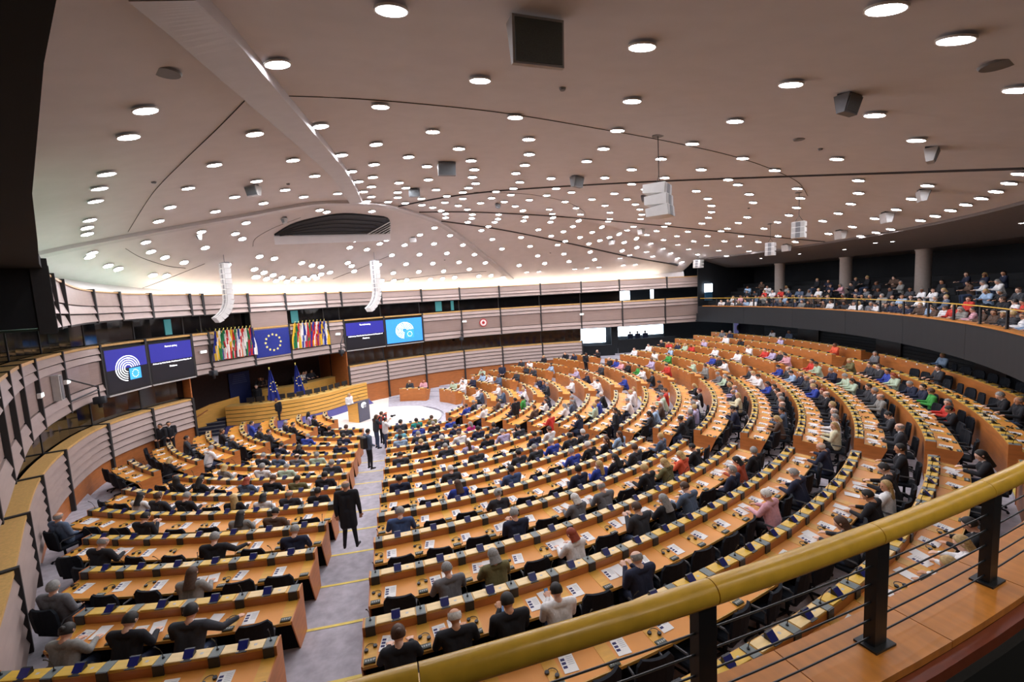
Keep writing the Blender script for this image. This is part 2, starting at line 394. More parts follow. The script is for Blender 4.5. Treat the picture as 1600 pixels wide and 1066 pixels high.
# cove lamps hidden behind the upper band
for a, b in tuple((x, x + 4) for x in range(2, 58, 4)):
    t, bt = upz((a + b) / 2); m = M_COVEG if b <= 18 else M_COVEW
    o = UPC.at((a + b) / 2); mb = MB(); mb.loft(UPC.strip(a + .05, b - .05, [(-.45, t - .28), (-.3, t - .28), (-.3, t - .22), (-.45, t - .22)], .8, o), True, True)
    link('cove_lamp', mb.mesh('cove_lamp', m), loc=(o[0], o[1], 0), label='long cove lamp hidden behind the upper wall band', cat='lamp', group='cove lamps behind the upper band')

# plaster cove closing the gap between the dome and the upper band
cv_ = MB(); rg = []
for P_ in _bw:
    if P_[0] > 28.2: continue
    q = s_on_up(P_[:2]); e = UPC.at(q, -.6); t, bt = upz(q)
    rg.append([(P_[0], P_[1], P_[2] + .03), (P_[0] * .5 + e[0] * .5, P_[1] * .5 + e[1] * .5, max(t - .2, P_[2] * .6 + (t - .4) * .4)), (e[0], e[1], t - .42)])
rg = [r for r, P_ in zip(rg, _bw) if not (P_[1] < -13.5)]
cv_.loft(rg, False, False, 0, True)
link('ceiling', cv_.mesh('cove', M_CEIL), kind='structure', label='pale plaster cove behind the upper wall band')

# ------------------------------------------------------------------ balcony, gallery
gal = link('wall_balcony', None, kind='structure', label='dark curved front of the public balcony')
def arcmesh(prof, a0, a1, m, name, parent=None, n=None, **kw):
    """sweep closed (r,z) profile about C; angles in degrees; origin at the middle of the arc"""
    a0, a1 = math.radians(a0), math.radians(a1); rm = sum(p[0] for p in prof) / len(prof)
    o = pol(rm, (a0 + a1) / 2); n = n or max(1, int(math.ceil((a1 - a0) * rm / .6)))
    mb = MB(); mb.loft([[pol(r, a, z) - o for r, z in prof] for a in np.linspace(a0, a1, n + 1)], True, True)
    return link(name, mb.mesh(name, m), parent, loc=o, **kw)
for a in np.arange(-10, 100, 10): arcmesh([(27.78, 1.7), (28.05, 1.7), (28.05, 3.05), (27.78, 3.05)], a, a + 9.97, M_FASCIA, 'fascia_panel', gal)
arcmesh([(28.0, 1.68), (36, 1.68), (36, 1.8), (28.0, 1.8)], -10, 101, M_DARK, 'balcony_slab', gal)
for i in range(8):
    r0 = 28.1 + .9 * i
    arcmesh([(r0, 1.8), (r0 + .9, 1.8), (r0 + .9, 2.4 + .34 * i), (r0, 2.4 + .34 * i)], -10, 101, M_DARK, 'tier', gal)
gb = MB(); gb.loft([[pol(36, a, 1.7), pol(36.1, a, 1.7), pol(36.1, a, 7.3), pol(36, a, 7.3)] for a in np.linspace(math.radians(-12), math.radians(103), 50)], True, True)
link('wall_gallery', gb.mesh('gallery_back_wall', M_DARK), kind='structure', label='dark back wall of the public gallery')
ub = MB(); ub.loft([[pol(31, a, -1.5), pol(31.1, a, -1.5), pol(31.1, a, 1.7), pol(31, a, 1.7)] for a in np.linspace(math.radians(-12), math.radians(97), 50)], True, True)
wu = link('wall_rear', ub.mesh('rear_wall', M_DARK), kind='structure', label='dark rear wall under the balcony')
for i in range(7):
    arcmesh([(30.93, .1 + .2 * i), (31.0, .1 + .2 * i), (31.0, .26 + .2 * i), (30.95, .26 + .2 * i)], 60, 92, M_FASCIA, 'slat', wu)
for a, w in ((71.5, 1.9), (84, 1.9), (58.5, 1.9), (50, 2.5)):
    dn = link('door_%d' % int(a), None, kind='structure', loc=pol(30.85, math.radians(a), 0), rz=math.radians(a))
    mb = MB(); mb.box(-w / 2, w / 2, -.05, .05, -.3, 1.6); link('leaf', mb.mesh('leaf', mat('door_brown', '#2e2522', .5)), dn)
for a in (71.3, 81.6, 92.0, 58):
    p = pol(32.6, math.radians(a)); mb = MB(); mb.lathe([(.44, 2.0), (.44, 2.2), (.38, 2.25), (.38, 6.3), (.43, 6.35), (.43, 6.6)], 24)
    link('column', mb.mesh('column', M_COLUMN), loc=(p[0], p[1], 0), label='round pale column in the gallery, %s from the bright doorway' % {92.0: 'first', 81.6: 'second', 71.3: 'third', 58: 'fourth'}[a], cat='column', group='gallery columns')
# far end: doorway with daylight
def flatwall(name, p0, p1, z0, z1, m, th=.06, kind='structure', parent=None, **kw):
    p0 = np.array(p0); p1 = np.array(p1); c = (p0 + p1) / 2; L = np.hypot(*(p1 - p0)); a = math.atan2(p1[1] - p0[1], p1[0] - p0[0])
    mb = MB(); mb.box(-L / 2, L / 2, -th / 2, th / 2, z0, z1)
    return link(name, mb.mesh(name, m), parent, loc=(c[0], c[1], 0), rz=a, kind=kind if parent is None else None, **kw)

# dark soffit of the storey beside the camera
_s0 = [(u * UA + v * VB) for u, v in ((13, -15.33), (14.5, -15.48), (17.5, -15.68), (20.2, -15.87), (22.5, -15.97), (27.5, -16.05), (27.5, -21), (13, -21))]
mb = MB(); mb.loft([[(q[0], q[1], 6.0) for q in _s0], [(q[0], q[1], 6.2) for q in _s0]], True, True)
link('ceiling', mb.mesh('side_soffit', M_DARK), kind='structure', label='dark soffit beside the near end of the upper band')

_q0, _q1 = 9 * UA - 16.9 * VB, 27.5 * UA - 18.3 * VB
flatwall('wall_side', _q0, _q1, 3.9, 8.2, M_DARK, label='dark wall beside the near end of the gallery')

flatwall('wall_side', 13.55 * UA - 15.5 * VB, 13.3 * UA - 18.6 * VB, 5.0, 8.2, M_DARK, label='dark blocking panel added at the near end of the upper band')  # panel added to block the bright ceiling seen past the end of the band
M_BLUEDARK = mat('blue_door', '#2c5877', 0.4, var=0.05)
bw_ = 900
for s0, s1, z0, z1 in ((68.0, 70.6, -.05, 1.55), (71.4, 76.6, .42, 1.55)):
    bw_ += 1
    w = link('window_%d' % bw_, None, kind='structure', label='bright lobby glazing under the wall band')
    n = max(1, int((s1 - s0) / 1.3)); q = np.linspace(s0, s1, n + 1)
    for a, b in zip(q[:-1], q[1:]):
        wstrip(WALL, 'pane', a + .03, b - .03, [(-2.6, z0), (-2.55, z0), (-2.55, z1), (-2.6, z1)], M_WIN, w)
wstrip(WALL, 'wall_lobby', 67.9, 71.3, [(-.9, -1.6), (-.8, -1.6), (-.8, -.1), (-.9, -.1)], M_DARK, None, kind='structure', label='dark low counter wall by the lobby windows')
wstrip(WALL, 'wall_lobby', 70.7, 71.35, [(-.9, -.1), (-.8, -.1), (-.8, 1.56), (-.9, 1.56)], M_DARK, None, kind='structure', label='dark pier between the lobby windows')
wstrip(WALL, 'wall_lobby', 71.35, 77, [(-.9, -1.6), (-.8, -1.6), (-.8, .3), (-.9, .3)], M_DARK, None, kind='structure', label='dark low wall below the wide lobby window')
wstrip(WALL, 'wall_lobby', 76.6, 84, [(-2.6, -1.6), (-2.5, -1.6), (-2.5, 1.6), (-2.6, 1.6)], M_DARK, None, kind='structure', label='dark wall beside the lobby doorway')
wstrip(WALL, 'wall_lobby', 67.5, 84, [(-2.95, -2.6), (-2.85, -2.6), (-2.85, 7.6), (-2.95, 7.6)], M_DARK, None, kind='structure', label='dark outer wall of the lobby')
# end wall of the gallery with its bright doorway, and the poster and door below
e0 = pol(28.2, math.radians(100.8))[:2]; e1 = pol(36, math.radians(100.8))[:2]
flatwall('wall_end', e0, e1, 1.8, 7.2, M_DARK, label='dark end wall of the gallery')
def on_end(r, z): p = pol(r, math.radians(100.6)); return p[0], p[1]
p = on_end(29.4, 0); mb = MB(); mb.box(-.5, .5, -.02, .02, 4.25, 5.0)
link('window_950', mb.mesh('bright_doorway', M_WIN), kind='structure', loc=(p[0], p[1] - .06, 0), rz=math.radians(10.8), label='bright window at the end of the gallery')
mb = MB(); mb.box(-.5, .5, -.02, .02, 3.5, 4.24)
link('door_950', mb.mesh('blue_panel', M_BLUEDARK), kind='structure', loc=(p[0], p[1] - .06, 0), rz=math.radians(10.8))
p = pol(30.9, math.radians(97)); mb = MB(); mb.box(-.55, .55, -.03, .03, .05, 1.55)
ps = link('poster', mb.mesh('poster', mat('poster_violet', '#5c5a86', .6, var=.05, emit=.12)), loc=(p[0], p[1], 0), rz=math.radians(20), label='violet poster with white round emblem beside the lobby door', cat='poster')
mb = MB(); mb.lathe([(0.001, 0), (.26, 0), (.26, .01), (0.001, .01)], 20)
link('emblem', mb.mesh('emblem', M_WHITE), ps, loc=(0, -.035, .95), rot=(PI / 2, 0, 0))
mb = MB(); mb.box(.62, 1.05, -.02, .02, -.2, 1.5)
link('window_951', mb.mesh('door_light', M_WIN), kind='structure', loc=(p[0], p[1], 0), rz=math.radians(20))
# ------------------------------------------------------------------ desks
M_DTOP = mat('desk_leather', '#e29742', 0.45, var=0.08, scale=1.2)
M_DWOOD = mat('desk_wood', '#bd7338', 0.4, var=0.14, scale=2.0, stretch=(1, 1, 5))
M_DFACE = mat('desk_face_wood', '#b87440', 0.4, var=0.1, scale=3)
M_COVERP = mat('ledge_cover_wood', '#e6c88c', 0.4, var=0.08, scale=3, stretch=(1, 6, 1))
M_COVERY = mat('ledge_cover_yellow', '#d9b03f', 0.4, var=0.08, scale=3, stretch=(1, 6, 1))
M_STRIP = mat('strip_wood', '#dca33c', 0.4, var=0.1, scale=3, stretch=(1, 5, 1))
M_EDGE = mat('desk_edge', '#cf9c44', 0.4, var=0.1)
M_MODESTY = mat('modesty_black', '#0c0e12', 0.8, var=0.1, spec=.2)
M_MICTOP = mat('mic_plate', '#6d7674', 0.5, var=0.05)
M_MICDRK = mat('mic_front', '#2a2c31', 0.5, var=0.05)
M_DISP = mat('display_blue', '#1a1d48', 0.35, var=0.2, scale=30, emit=.012, emitcol='#2b34b0')
M_DISPB = mat('display_body', '#17181f', 0.4, var=0)
M_CONS = mat('console_grey', '#41473f', 0.5, var=0.12, scale=60)
M_KEY = mat('console_key', '#a9aca6', 0.5, var=0)
M_PAPER = mat('paper', '#f2f1ef', 0.8, var=0.02)
M_PRINT = mat('print_navy', '#22225e', 0.6, var=0.1, scale=40)
M_HEAD = mat('headphone_black', '#131418', 0.35, var=0)

def sweep_th(R, a0, a1, prof, o, seg=.55):
    """prof (y,z): y towards the centre; returns rings relative to o"""
    n = max(1, int(math.ceil((a1 - a0) * R / seg)))
    return [[pol(R - y, a, z) - o for y, z in prof] for a in np.linspace(a0, a1, n + 1)]

# shared per-seat meshes (local x along the row, y to the centre, z=0 at the ledge top)
def me_mic():
    m = MB(); m.box(-.075, .075, -.105, .105, .001, .014, 0); m.box(-.075, .075, -.125, -.103, -.155, .012, 1); return m.mesh('microphone_block', [M_MICTOP, M_MICDRK])
def me_neck():
    m = MB(); m.tube([(0, 0, .012), (.0, -.01, .1), (.01, -.05, .2), (.015, -.1, .27)], .006, 6); m.tube([(.015, -.1, .27), (.018, -.13, .295)], .011, 6); m.lathe([(.02, .012), (.02, .03), (.008, .034)], 8); return m.mesh('gooseneck_microphone', M_HEAD)
def me_cover(mm, emblem):
    m = MB(); m.cbox(-.125, .125, -.095, .095, .001, .016, .004, 0)
    if emblem: m.box(-.022, .022, -.02, .02, .0162, .0172, 1)
    return m.mesh('cover_panel', [mm, M_LGREY])
def me_disp():
    m = MB(); m.box(-.075, .075, -.115, .1, .001, .012, 1)
    y0, y1 = -.02, .03
    v = [(-.07, -.07, .012), (.07, -.07, .012), (.07, .02, .1), (-.07, .02, .1), (-.07, .05, .012), (.07, .05, .012), (.07, .05, .1), (-.07, .05, .1)]
    m.add(v, [(0, 1, 2, 3)], 0); m.add(v, [(4, 7, 6, 5), (0, 3, 7, 4), (1, 5, 6, 2), (3, 2, 6, 7), (0, 4, 5, 1)], 1)
    return m.mesh('display', [M_DISP, M_DISPB])
SL = .05 / .55
def wz(y): return -.16 + (y + .1) * SL       # worktop height at local y
def me_strip():
    m = MB(); v = [(x, y, wz(y) + dz) for dz in (.0, .006) for y in (-.645, -.105) for x in (-.1, .1)]
    m.add(v, [(0, 2, 3, 1), (4, 5, 7, 6), (0, 1, 5, 4), (2, 6, 7, 3), (0, 4, 6, 2), (1, 3, 7, 5)]); return m.mesh('side_strip', M_STRIP)
def me_cons():
    m = MB(); a = wz(-.6) + .006
    m.cbox(-.085, .085, -.64, -.54, a, a + .022, .004, 0)
    for i in range(4): m.box(-.066 + i * .036, -.044 + i * .036, -.61, -.575, a + .022, a + .026, 1)
    m.lathe([(.014, a + .02), (.014, a + .03), (.004, a + .032)], 8, (.068, -.59, 0), 1)
    return m.mesh('console', [M_CONS, M_KEY])
ME_TAG = MB().box(-.045, .045, .1105, .117, -.11, -.045).mesh('seat_plate', M_PAPER)
ME_MIC, ME_NECK, ME_DISP, ME_STRIP, ME_CONS = me_mic(), me_neck(), me_disp(), me_strip(), me_cons()
ME_COV = [[me_cover(M_COVERP, e) for e in (0, 1)], [me_cover(M_COVERY, e) for e in (0, 1)]]
def append_mesh(mb, me, loc, rz, mimap):
    c, s = math.cos(rz), math.sin(rz); vs = [(loc[0] + c * v.co.x - s * v.co.y, loc[1] + s * v.co.x + c * v.co.y, loc[2] + v.co.z) for v in me.vertices]
    o = len(mb.v); mb.v.extend(vs)
    for p in me.polygons:
        mb.f.append(tuple(i + o for i in p.vertices)); mb.m.append(mimap[p.material_index]); mb.sm.append(False)
def px_of(X):
    d = np.array(X) - CAM; z = d @ FW; return 800 + FPX * (d @ RT) / z, 533 - FPX * (d @ UP) / z, z
SECN = ['side block by the left wall', 'block left of the near aisle', 'block right of the near aisle', 'block beyond the second aisle', 'far right block', 'far block by the slatted wall', 'small block facing the lectern', 'front block beside the lectern']
SEATS = []      # dicts of every seat
def valid(x, y, k):
    if in_hall(x, y) < ((.08 if k <= 0 else .22) if x < 0 else 1.2): return False
    if x < -2.5 and y > .2: return False
    return True
ME_END = {}
def end_panel_mesh(drop, side):
    key = (round(drop, 2), side)
    if key not in ME_END:
        m = MB(); poly = [(.125, .012), (-.115, .012), (-.115, -.145), (-.665, -.195), (-.665, -.24), (-.30, -drop), (.125, -drop)]
        m.prism(poly, -.02 if side < 0 else 0, 0 if side < 0 else .02, 0, 'x'); ME_END[key] = m.mesh('end_panel', M_DWOOD)
    return ME_END[key]
for k in ks:
    R, z0 = RK[k], ZK[k]
    bounds = [(-96, None)]
    for sec in range(8):
        lo_a = math.radians(-96) if sec == 0 else aisle_edge(sec - 1, R, 1)
        hi_a = math.radians(196) if sec == 7 else aisle_edge(sec, R, -1)
        A = np.arange(lo_a, hi_a, math.radians(.25)); ok = []
        for a in A:
            q0, q1 = pol(R - .15, a), pol(R + 1.0, a)
            ok.append(valid(q0[0], q0[1], k) and (k <= 0 and a < 0 or valid(q1[0], q1[1], k)))
        ok = np.array(ok)
        if ok.sum() * math.radians(.25) * R < 1.5: continue
        i0 = int(np.argmax(ok)); i1 = len(ok) - 1 - int(np.argmax(ok[::-1]))
        if not ok[i0:i1 + 1].all():
            runs = np.split(np.where(ok)[0], np.where(np.diff(np.where(ok)[0]) > 1)[0] + 1); run = max(runs, key=len); i0, i1 = run[0], run[-1]
        a0, a1 = float(A[i0]), float(A[i1]) if i1 < len(A) - 1 else hi_a
        L = (a1 - a0) * R
        if L < 1.3: continue
        n = max(1, int(round((L - .2) / .817))); pitch = (L - .2) / n
        am = (a0 + a1) / 2; o = pol(R, am, 0)
        drop = z0 - (ZF[k + 1] if k < 12 else FLOOR0)
        o = np.array([o[0], o[1], ZF[k]]); zz = z0 - ZF[k]
        dk = link('curved_desk', None, loc=o, label='curved wooden desk in %s from the podium, %s' % (rowname(k), SECN[sec]), cat='desk', group='curved desks of the chamber')
        def P(prof): return [(y, z + z0) for y, z in prof]
        def part(name, prof, m, seg=.55):
            mb = MB(); mb.loft(sweep_th(R, a0, a1, P(prof), o, seg), True, True); return link(name, mb.mesh(name, m), dk)
        part('ledge', [(-.1, -.03), (.115, -.03), (.115, 0), (-.1, 0)], M_EDGE)
        part('face_board', [(-.1, -.2), (-.075, -.2), (-.075, -.032), (-.1, -.032)], M_DFACE)
        part('front_panel', [(.085, -drop), (.11, -drop), (.11, -.032), (.085, -.032)], M_DWOOD)
        part('worktop', [(-.645, wz(-.645) - .03), (-.103, wz(-.1) - .03), (-.103, wz(-.1)), (-.645, wz(-.645))], M_DTOP)
        part('edge_strip', [(-.665, wz(-.65) - .045), (-.648, wz(-.65) - .045), (-.648, wz(-.65) + .002), (-.665, wz(-.65) + .002)], M_EDGE)
        part('modesty_panel', [(-.33, -.95), (-.3, -.95), (-.3, -.24), (-.33, -.24)], M_MODESTY)
        for a, side in ((a0, -1), (a1, 1)):
            link('end_panel', end_panel_mesh(drop, side), dk, loc=pol(R, a, z0) - o, rz=a)
        fit = MB(); nfit = 0
        for i in range(n + 1):
            ai = a0 + (.1 + i * pitch) / R
            pt = pol(R, ai, z0); X = px_of(pt); near = X[2] > 0 and .817 * FPX / X[2] > 29 and -60 < X[0] < 1660
            yel = 1 if (sec <= 1 and random.random() < .55) or (sec >= 2 and X[0] > 1000 and random.random() < .93) else 0
            items = [(ME_MIC, 0.0)]
            if i < n: items += [(ME_COV[yel][0], .225), (ME_DISP, .4085 + .0), (ME_COV[yel][1], .592)]
            for me, dx in items:
                dx = dx * pitch / .817; a = ai + dx / R; lp = pol(R, a, z0) - o
                if near:
                    ob = link(me.name.split('.')[0], me, dk, loc=lp, rz=a)
                    if me is ME_MIC and random.random() < .75 and X[2] > 0: link('gooseneck_microphone', ME_NECK, ob, loc=(0, .03, 0), rz=random.uniform(-.7, .7))
                else:
                    mm = {ME_MIC: {0: 0, 1: 1}, ME_DISP: {0: 2, 1: 1}, ME_COV[0][0]: {0: 3, 1: 0}, ME_COV[0][1]: {0: 3, 1: 0}, ME_COV[1][0]: {0: 4, 1: 0}, ME_COV[1][1]: {0: 4, 1: 0}}[me]
                    append_mesh(fit, me, lp, a, mm); nfit += 1
            lp = pol(R, ai, z0) - o
            if near:
                link('side_strip', ME_STRIP, dk, loc=lp, rz=ai); link('console', ME_CONS, dk, loc=lp, rz=ai)
            else:
                append_mesh(fit, ME_TAG, pol(R, ai + .4 / R, z0) - o, ai, {0: 6}) if i < n else None
                append_mesh(fit, ME_STRIP, lp, ai, {0: 5}); append_mesh(fit, ME_CONS, lp, ai, {0: 1, 1: 0})
            if i < n:
                asx = ai + (.5 * pitch + .03) / R
                SEATS.append(dict(k=k, sec=sec, i=i, n=n, th=asx, ths=ai, px=px_of(pol(R + .85, asx, z0 + .27)), pitch=pitch))
        if nfit: link('ledge_fittings', fit.mesh('ledge_fittings', [M_MICTOP, M_MICDRK, M_DISP, M_COVERP, M_COVERY, M_STRIP, M_PAPER], fix=False), dk, kind='stuff')
print('seats', len(SEATS))
# ------------------------------------------------------------------ people: one continuous body per pose, hair as a child
SKINS = [mat('skin_a', '#d9a78c', .55, var=.04), mat('skin_b', '#c8926f', .55, var=.04), mat('skin_c', '#e3b8a0', .55, var=.04), mat('skin_d', '#8a5a3e', .55, var=.04)]
CLOTH = {n: mat('cloth_' + n, h, .85, var=.12, scale=25) for n, h in dict(navy='#1f2740', black='#191b22', grey='#6d6f74', charcoal='#33363d', lightblue='#9db8d6', white='#e9e9ea', blue='#2c43a0', red='#c9392f', pink='#d7a3ae', olive='#6f6a45',
         cream='#d8d3b2', teal='#1f8f86', magenta='#b5317f', green='#3f9a45', cyan='#7cc6d8', rust='#b24f33', lavender='#b9aed0', plaid='#3f5580', steel='#55657c', mint='#b7ccb4', brown='#5c473a', orange='#e2603f', floral='#8a8a86', jeans='#3b4a66').items()}
HAIRM = {n: mat('hair_' + n, h, .6, var=.25, scale=40) for n, h in dict(dark='#1c1714', brown='#4a3222', blonde='#b99b66', grey='#8b8a87', white='#d5d2cc', red='#8f3a1e').items()}
M_SHOE = mat('shoe_black', '#121316', .4, var=0); M_EYE = mat('eye_dark', '#1a1412', .4, var=0)
M_LIP = mat('lip_red', '#a85a50', .5, var=0)
def cone_rings(p0, p1, r0, r1, n=12, m=4):
    p0, p1 = np.array(p0, float), np.array(p1, float); d = p1 - p0; L = np.linalg.norm(d); d = d / L if L > 1e-6 else np.array([0, 0, 1.0])
    u = np.cross(d, (0, 0, 1.0) if abs(d[2]) < .9 else (1.0, 0, 0)); u /= np.linalg.norm(u); w = np.cross(d, u); rings = []
    for i in range(m + 1):
        t = PI / 2 * i / m; rings.append((p0 - d * r0 * math.cos(t), max(r0 * math.sin(t), 1e-4)))
    for i in range(m + 1):
        t = PI / 2 * i / m; rings.append((p1 + d * r1 * math.sin(t), max(r1 * math.cos(t), 1e-4)))
    return [[c + r * (math.cos(a) * u + math.sin(a) * w) for a in np.linspace(0, 2 * PI, n, endpoint=False)] for c, r in rings]
def rotm(yaw=0, pitch=0):
    cy, sy, cp, sp = math.cos(yaw), math.sin(yaw), math.cos(pitch), math.sin(pitch)
    return np.array([[cy, -sy, 0], [sy, cy, 0], [0, 0, 1]]) @ np.array([[1, 0, 0], [0, cp, -sp], [0, sp, cp]])
def make_body(name, hip, chest, headc, hyaw, hpitch, arms, legs, coat=False, female=False):
    """arms: per side (elbow, wrist, hand direction); legs: per side (knee, ankle, toe). x right, y forward"""
    pr = []   # p0,p1,r0,r1,slot
    hip, chest, headc = map(lambda p: np.array(p, float), (hip, chest, headc)); sw = .185 if female else .222
    T = lambda p0, p1, r0, r1, s: pr.append((np.array(p0, float), np.array(p1, float), r0, r1, s))
    for x in (-1, 1):
        T(hip + (x * .075, 0, .02), chest + (x * .09, 0, -.08), .12, .122, 1)
        T(chest + (x * .09, 0, -.1), chest + (x * (sw - .045), -.01, .045), .122, .082, 1)
    T(hip + (0, .02, .08), chest + (0, .03, -.05), .12, .125, 1)
    T(chest + (-sw + .02, -.01, .07), chest + (sw - .02, -.01, .07), .066, .066, 1)
    nk = chest + (0, .0, .12); T(nk, headc + (0, -.02, -.06), .058, .052, 0); T(nk + (0, .012, -.012), nk + (0, .012, .0), .06, .058, 4)
    Hm = rotm(hyaw, hpitch)
    for q0, q1, r0, r1 in (((0, -.015, .02), (0, .02, .02), .093, .09), ((0, .015, -.03), (0, .055, -.075), .07, .042), ((0, .09, .01), (0, .112, -.028), .012, .017), ((-.03, .08, .035), (.03, .08, .035), .018, .018),
                           ((-.083, -.005, -.005), (-.088, -.012, .02), .016, .02), ((.083, -.005, -.005), (.088, -.012, .02), .016, .02)):
        T(headc + Hm @ np.array(q0), headc + Hm @ np.array(q1), r0, r1, 0)
    for x, (el, wr, hd) in zip((-1, 1), arms):
        sh = chest + (x * sw, -.01, .06); el = np.array(el, float); wr = np.array(wr, float); hd = np.array(hd, float); hd /= np.linalg.norm(hd)
        T(sh, el, .076, .057, 1); T(el, wr, .056, .04, 1); T(wr, wr + hd * .02, .028, .03, 0)
        side = np.cross(hd, (0, 0, 1.0)); side /= (np.linalg.norm(side) + 1e-9); dn = np.array([0, 0, -1.0])
        T(wr + hd * .03 - side * .018, wr + hd * .085 - side * .024, .021, .018, 0); T(wr + hd * .03 + side * .018, wr + hd * .085 + side * .024, .021, .018, 0)
        for i, (o, l) in enumerate(((-.034, .05), (-.012, .06), (.012, .057), (.034, .042))):
            b = wr + hd * .09 + side * o; c = b + hd * l * .55 + dn * .006; T(b, c, .0105, .0098, 0); T(c, c + hd * l * .4 + dn * .018, .0098, .009, 0)
        tb = wr + hd * .035 - side * x * -1 * .03; c = tb + hd * .035 - side * x * -1 * .03; T(tb, c, .014, .012, 0); T(c, c + hd * .025, .012, .01, 0)
    for x, (kn, an, to) in zip((-1, 1), legs):
        hj = hip + (x * .085, 0, -.0); kn = np.array(kn, float); an = np.array(an, float); to = np.array(to, float)
        T(hj, kn, .092, .064, 2); T(kn, an, .062, .042, 2); T(an + (0, 0, -.03), to, .042, .036, 3); T(an + (0, -.03, -.045), an + (0, .02, -.045), .036, .036, 3)
    if coat:
        for x in (-1, 1): T(hip + (x * .075, -.01, .05), hip + (x * .1, -.015, -.3), .125, .115, 1)
        T(hip + (0, -.02, .05), hip + (0, -.02, -.28), .13, .12, 1)
    mb = MB()
    for p0, p1, r0, r1, s in pr: mb.loft(cone_rings(p0, p1, r0, r1), True, True)
    me = mb.mesh(name + '_raw', M_SHOE); ob = bpy.data.objects.new('tmp', me); COL.objects.link(ob)
    md = ob.modifiers.new('r', 'REMESH'); md.mode = 'VOXEL'; md.voxel_size = .0115
    sm_ = ob.modifiers.new('s', 'SMOOTH'); sm_.factor = .4; sm_.iterations = 2
    dc = ob.modifiers.new('d', 'DECIMATE'); dc.ratio = .22
    dg = bpy.context.evaluated_depsgraph_get(); out = bpy.data.meshes.new_from_object(ob.evaluated_get(dg)); bpy.data.objects.remove(ob); bpy.data.meshes.remove(me)
    out.name = name; out.materials.clear()
    for m in (SKINS[0], CLOTH['navy'], CLOTH['black'], M_SHOE, CLOTH['white'], M_EYE, M_LIP): out.materials.append(m)
    nf = len(out.polygons); ctr = np.zeros(nf * 3); out.polygons.foreach_get('center', ctr); ctr = ctr.reshape(-1, 3)
    best = np.full(nf, 1e9); lab = np.zeros(nf, int)
    for p0, p1, r0, r1, s in pr:
        d = p1 - p0; L2 = d @ d + 1e-12; t = np.clip(((ctr - p0) @ d) / L2, 0, 1); q = np.linalg.norm(ctr - (p0 + t[:, None] * d), axis=1) - (r0 + t * (r1 - r0))
        w = q < best - 1e-5; best[w] = q[w]; lab[w] = s
    for x in (-1, 1):
        e = headc + Hm @ np.array([x * .034, .1, .012]); lab[np.linalg.norm(ctr - e, axis=1) < .014] = 5
    e = headc + Hm @ np.array([0, .095, -.062]); lab[np.linalg.norm((ctr - e) / np.array([1.7, 1, .8]), axis=1) < .014] = 6
    out.polygons.foreach_set('material_index', lab.astype(np.int32)); out.polygons.foreach_set('use_smooth', [True] * nf); out.update()
    return dict(me=out, head=headc, yaw=hyaw, pitch=hpitch)
SIT_L = [((-.12, .42, .52), (-.13, .40, .1), (-.14, .54, .05)), ((.12, .42, .52), (.13, .38, .1), (.14, .52, .05))]
B = {}
B['write'] = make_body('body_writing', (0, 0, .56), (0, .12, .98), (0, .2, 1.2), 0, -.55, [((-.29, .2, .83), (-.16, .44, .82), (.35, 1, -.05)), ((.29, .2, .83), (.17, .45, .82), (-.35, 1, -.05))], SIT_L)
B['upright'] = make_body('body_upright', (0, 0, .56), (0, .03, 1.0), (0, .06, 1.24), 0, -.12, [((-.27, .14, .82), (-.18, .40, .83), (.3, 1, -.1)), ((.27, .14, .82), (.2, .38, .83), (-.3, 1, -.1))], SIT_L)
B['turned'] = make_body('body_turned', (0, 0, .56), (.02, .03, 1.0), (.03, .06, 1.24), -.9, -.1, [((-.27, .1, .8), (-.1, .34, .83), (.5, .8, -.1)), ((.3, .1, .8), (.26, .38, .83), (.1, 1, -.1))], SIT_L)
B['phone'] = make_body('body_phone', (0, 0, .56), (0, .08, .99), (0, .15, 1.21), 0, -.5, [((-.25, .14, .82), (-.07, .38, .94), (.2, .7, .5)), ((.25, .14, .82), (.07, .38, .94), (-.2, .7, .5))], SIT_L)
B['back'] = make_body('body_leaning_back', (0, .04, .54), (0, -.08, .98), (0, -.06, 1.22), .3, 0, [((-.28, -.02, .78), (-.12, .2, .68), (.6, .8, -.2)), ((.28, -.02, .78), (.14, .2, .68), (-.6, .8, -.2))], SIT_L)
B['reach'] = make_body('body_reaching', (0, 0, .56), (.03, .1, .99), (.02, .18, 1.21), .35, -.3, [((-.28, .2, .83), (-.16, .42, .82), (.35, 1, -.05)), ((.38, .26, .86), (.5, .46, .84), (.4, 1, -.1))], SIT_L)
B['fem_write'] = make_body('body_woman_writing', (0, 0, .55), (0, .1, .95), (0, .17, 1.17), .15, -.45, [((-.26, .2, .82), (-.15, .43, .82), (.35, 1, -.05)), ((.26, .2, .82), (.16, .44, .82), (-.35, 1, -.05))], SIT_L, female=True)
B['fem_turned'] = make_body('body_woman_turned', (0, 0, .55), (0, .03, .96), (0, .06, 1.19), .8, -.1, [((-.26, .12, .8), (-.12, .36, .83), (.4, 1, -.1)), ((.26, .12, .8), (.2, .38, .83), (-.3, 1, -.1))], SIT_L, female=True)
ST_L = [((-.1, .03, .5), (-.11, 0, .09), (-.13, .15, .045)), ((.1, .03, .5), (.12, .0, .09), (.15, .14, .045))]
B['stand_coat'] = make_body('body_standing_coat', (0, 0, .93), (0, .0, 1.4), (0, .03, 1.64), .1, -.1, [((-.28, -.02, 1.13), (-.29, .06, .88), (.05, .3, -1)), ((.28, -.02, 1.13), (.29, .06, .88), (-.05, .3, -1))], [((-.11, .02, .5), (-.15, 0, .09), (-.19, .14, .045)), ((.11, .02, .5), (.15, .0, .09), (.19, .14, .045))], coat=True)
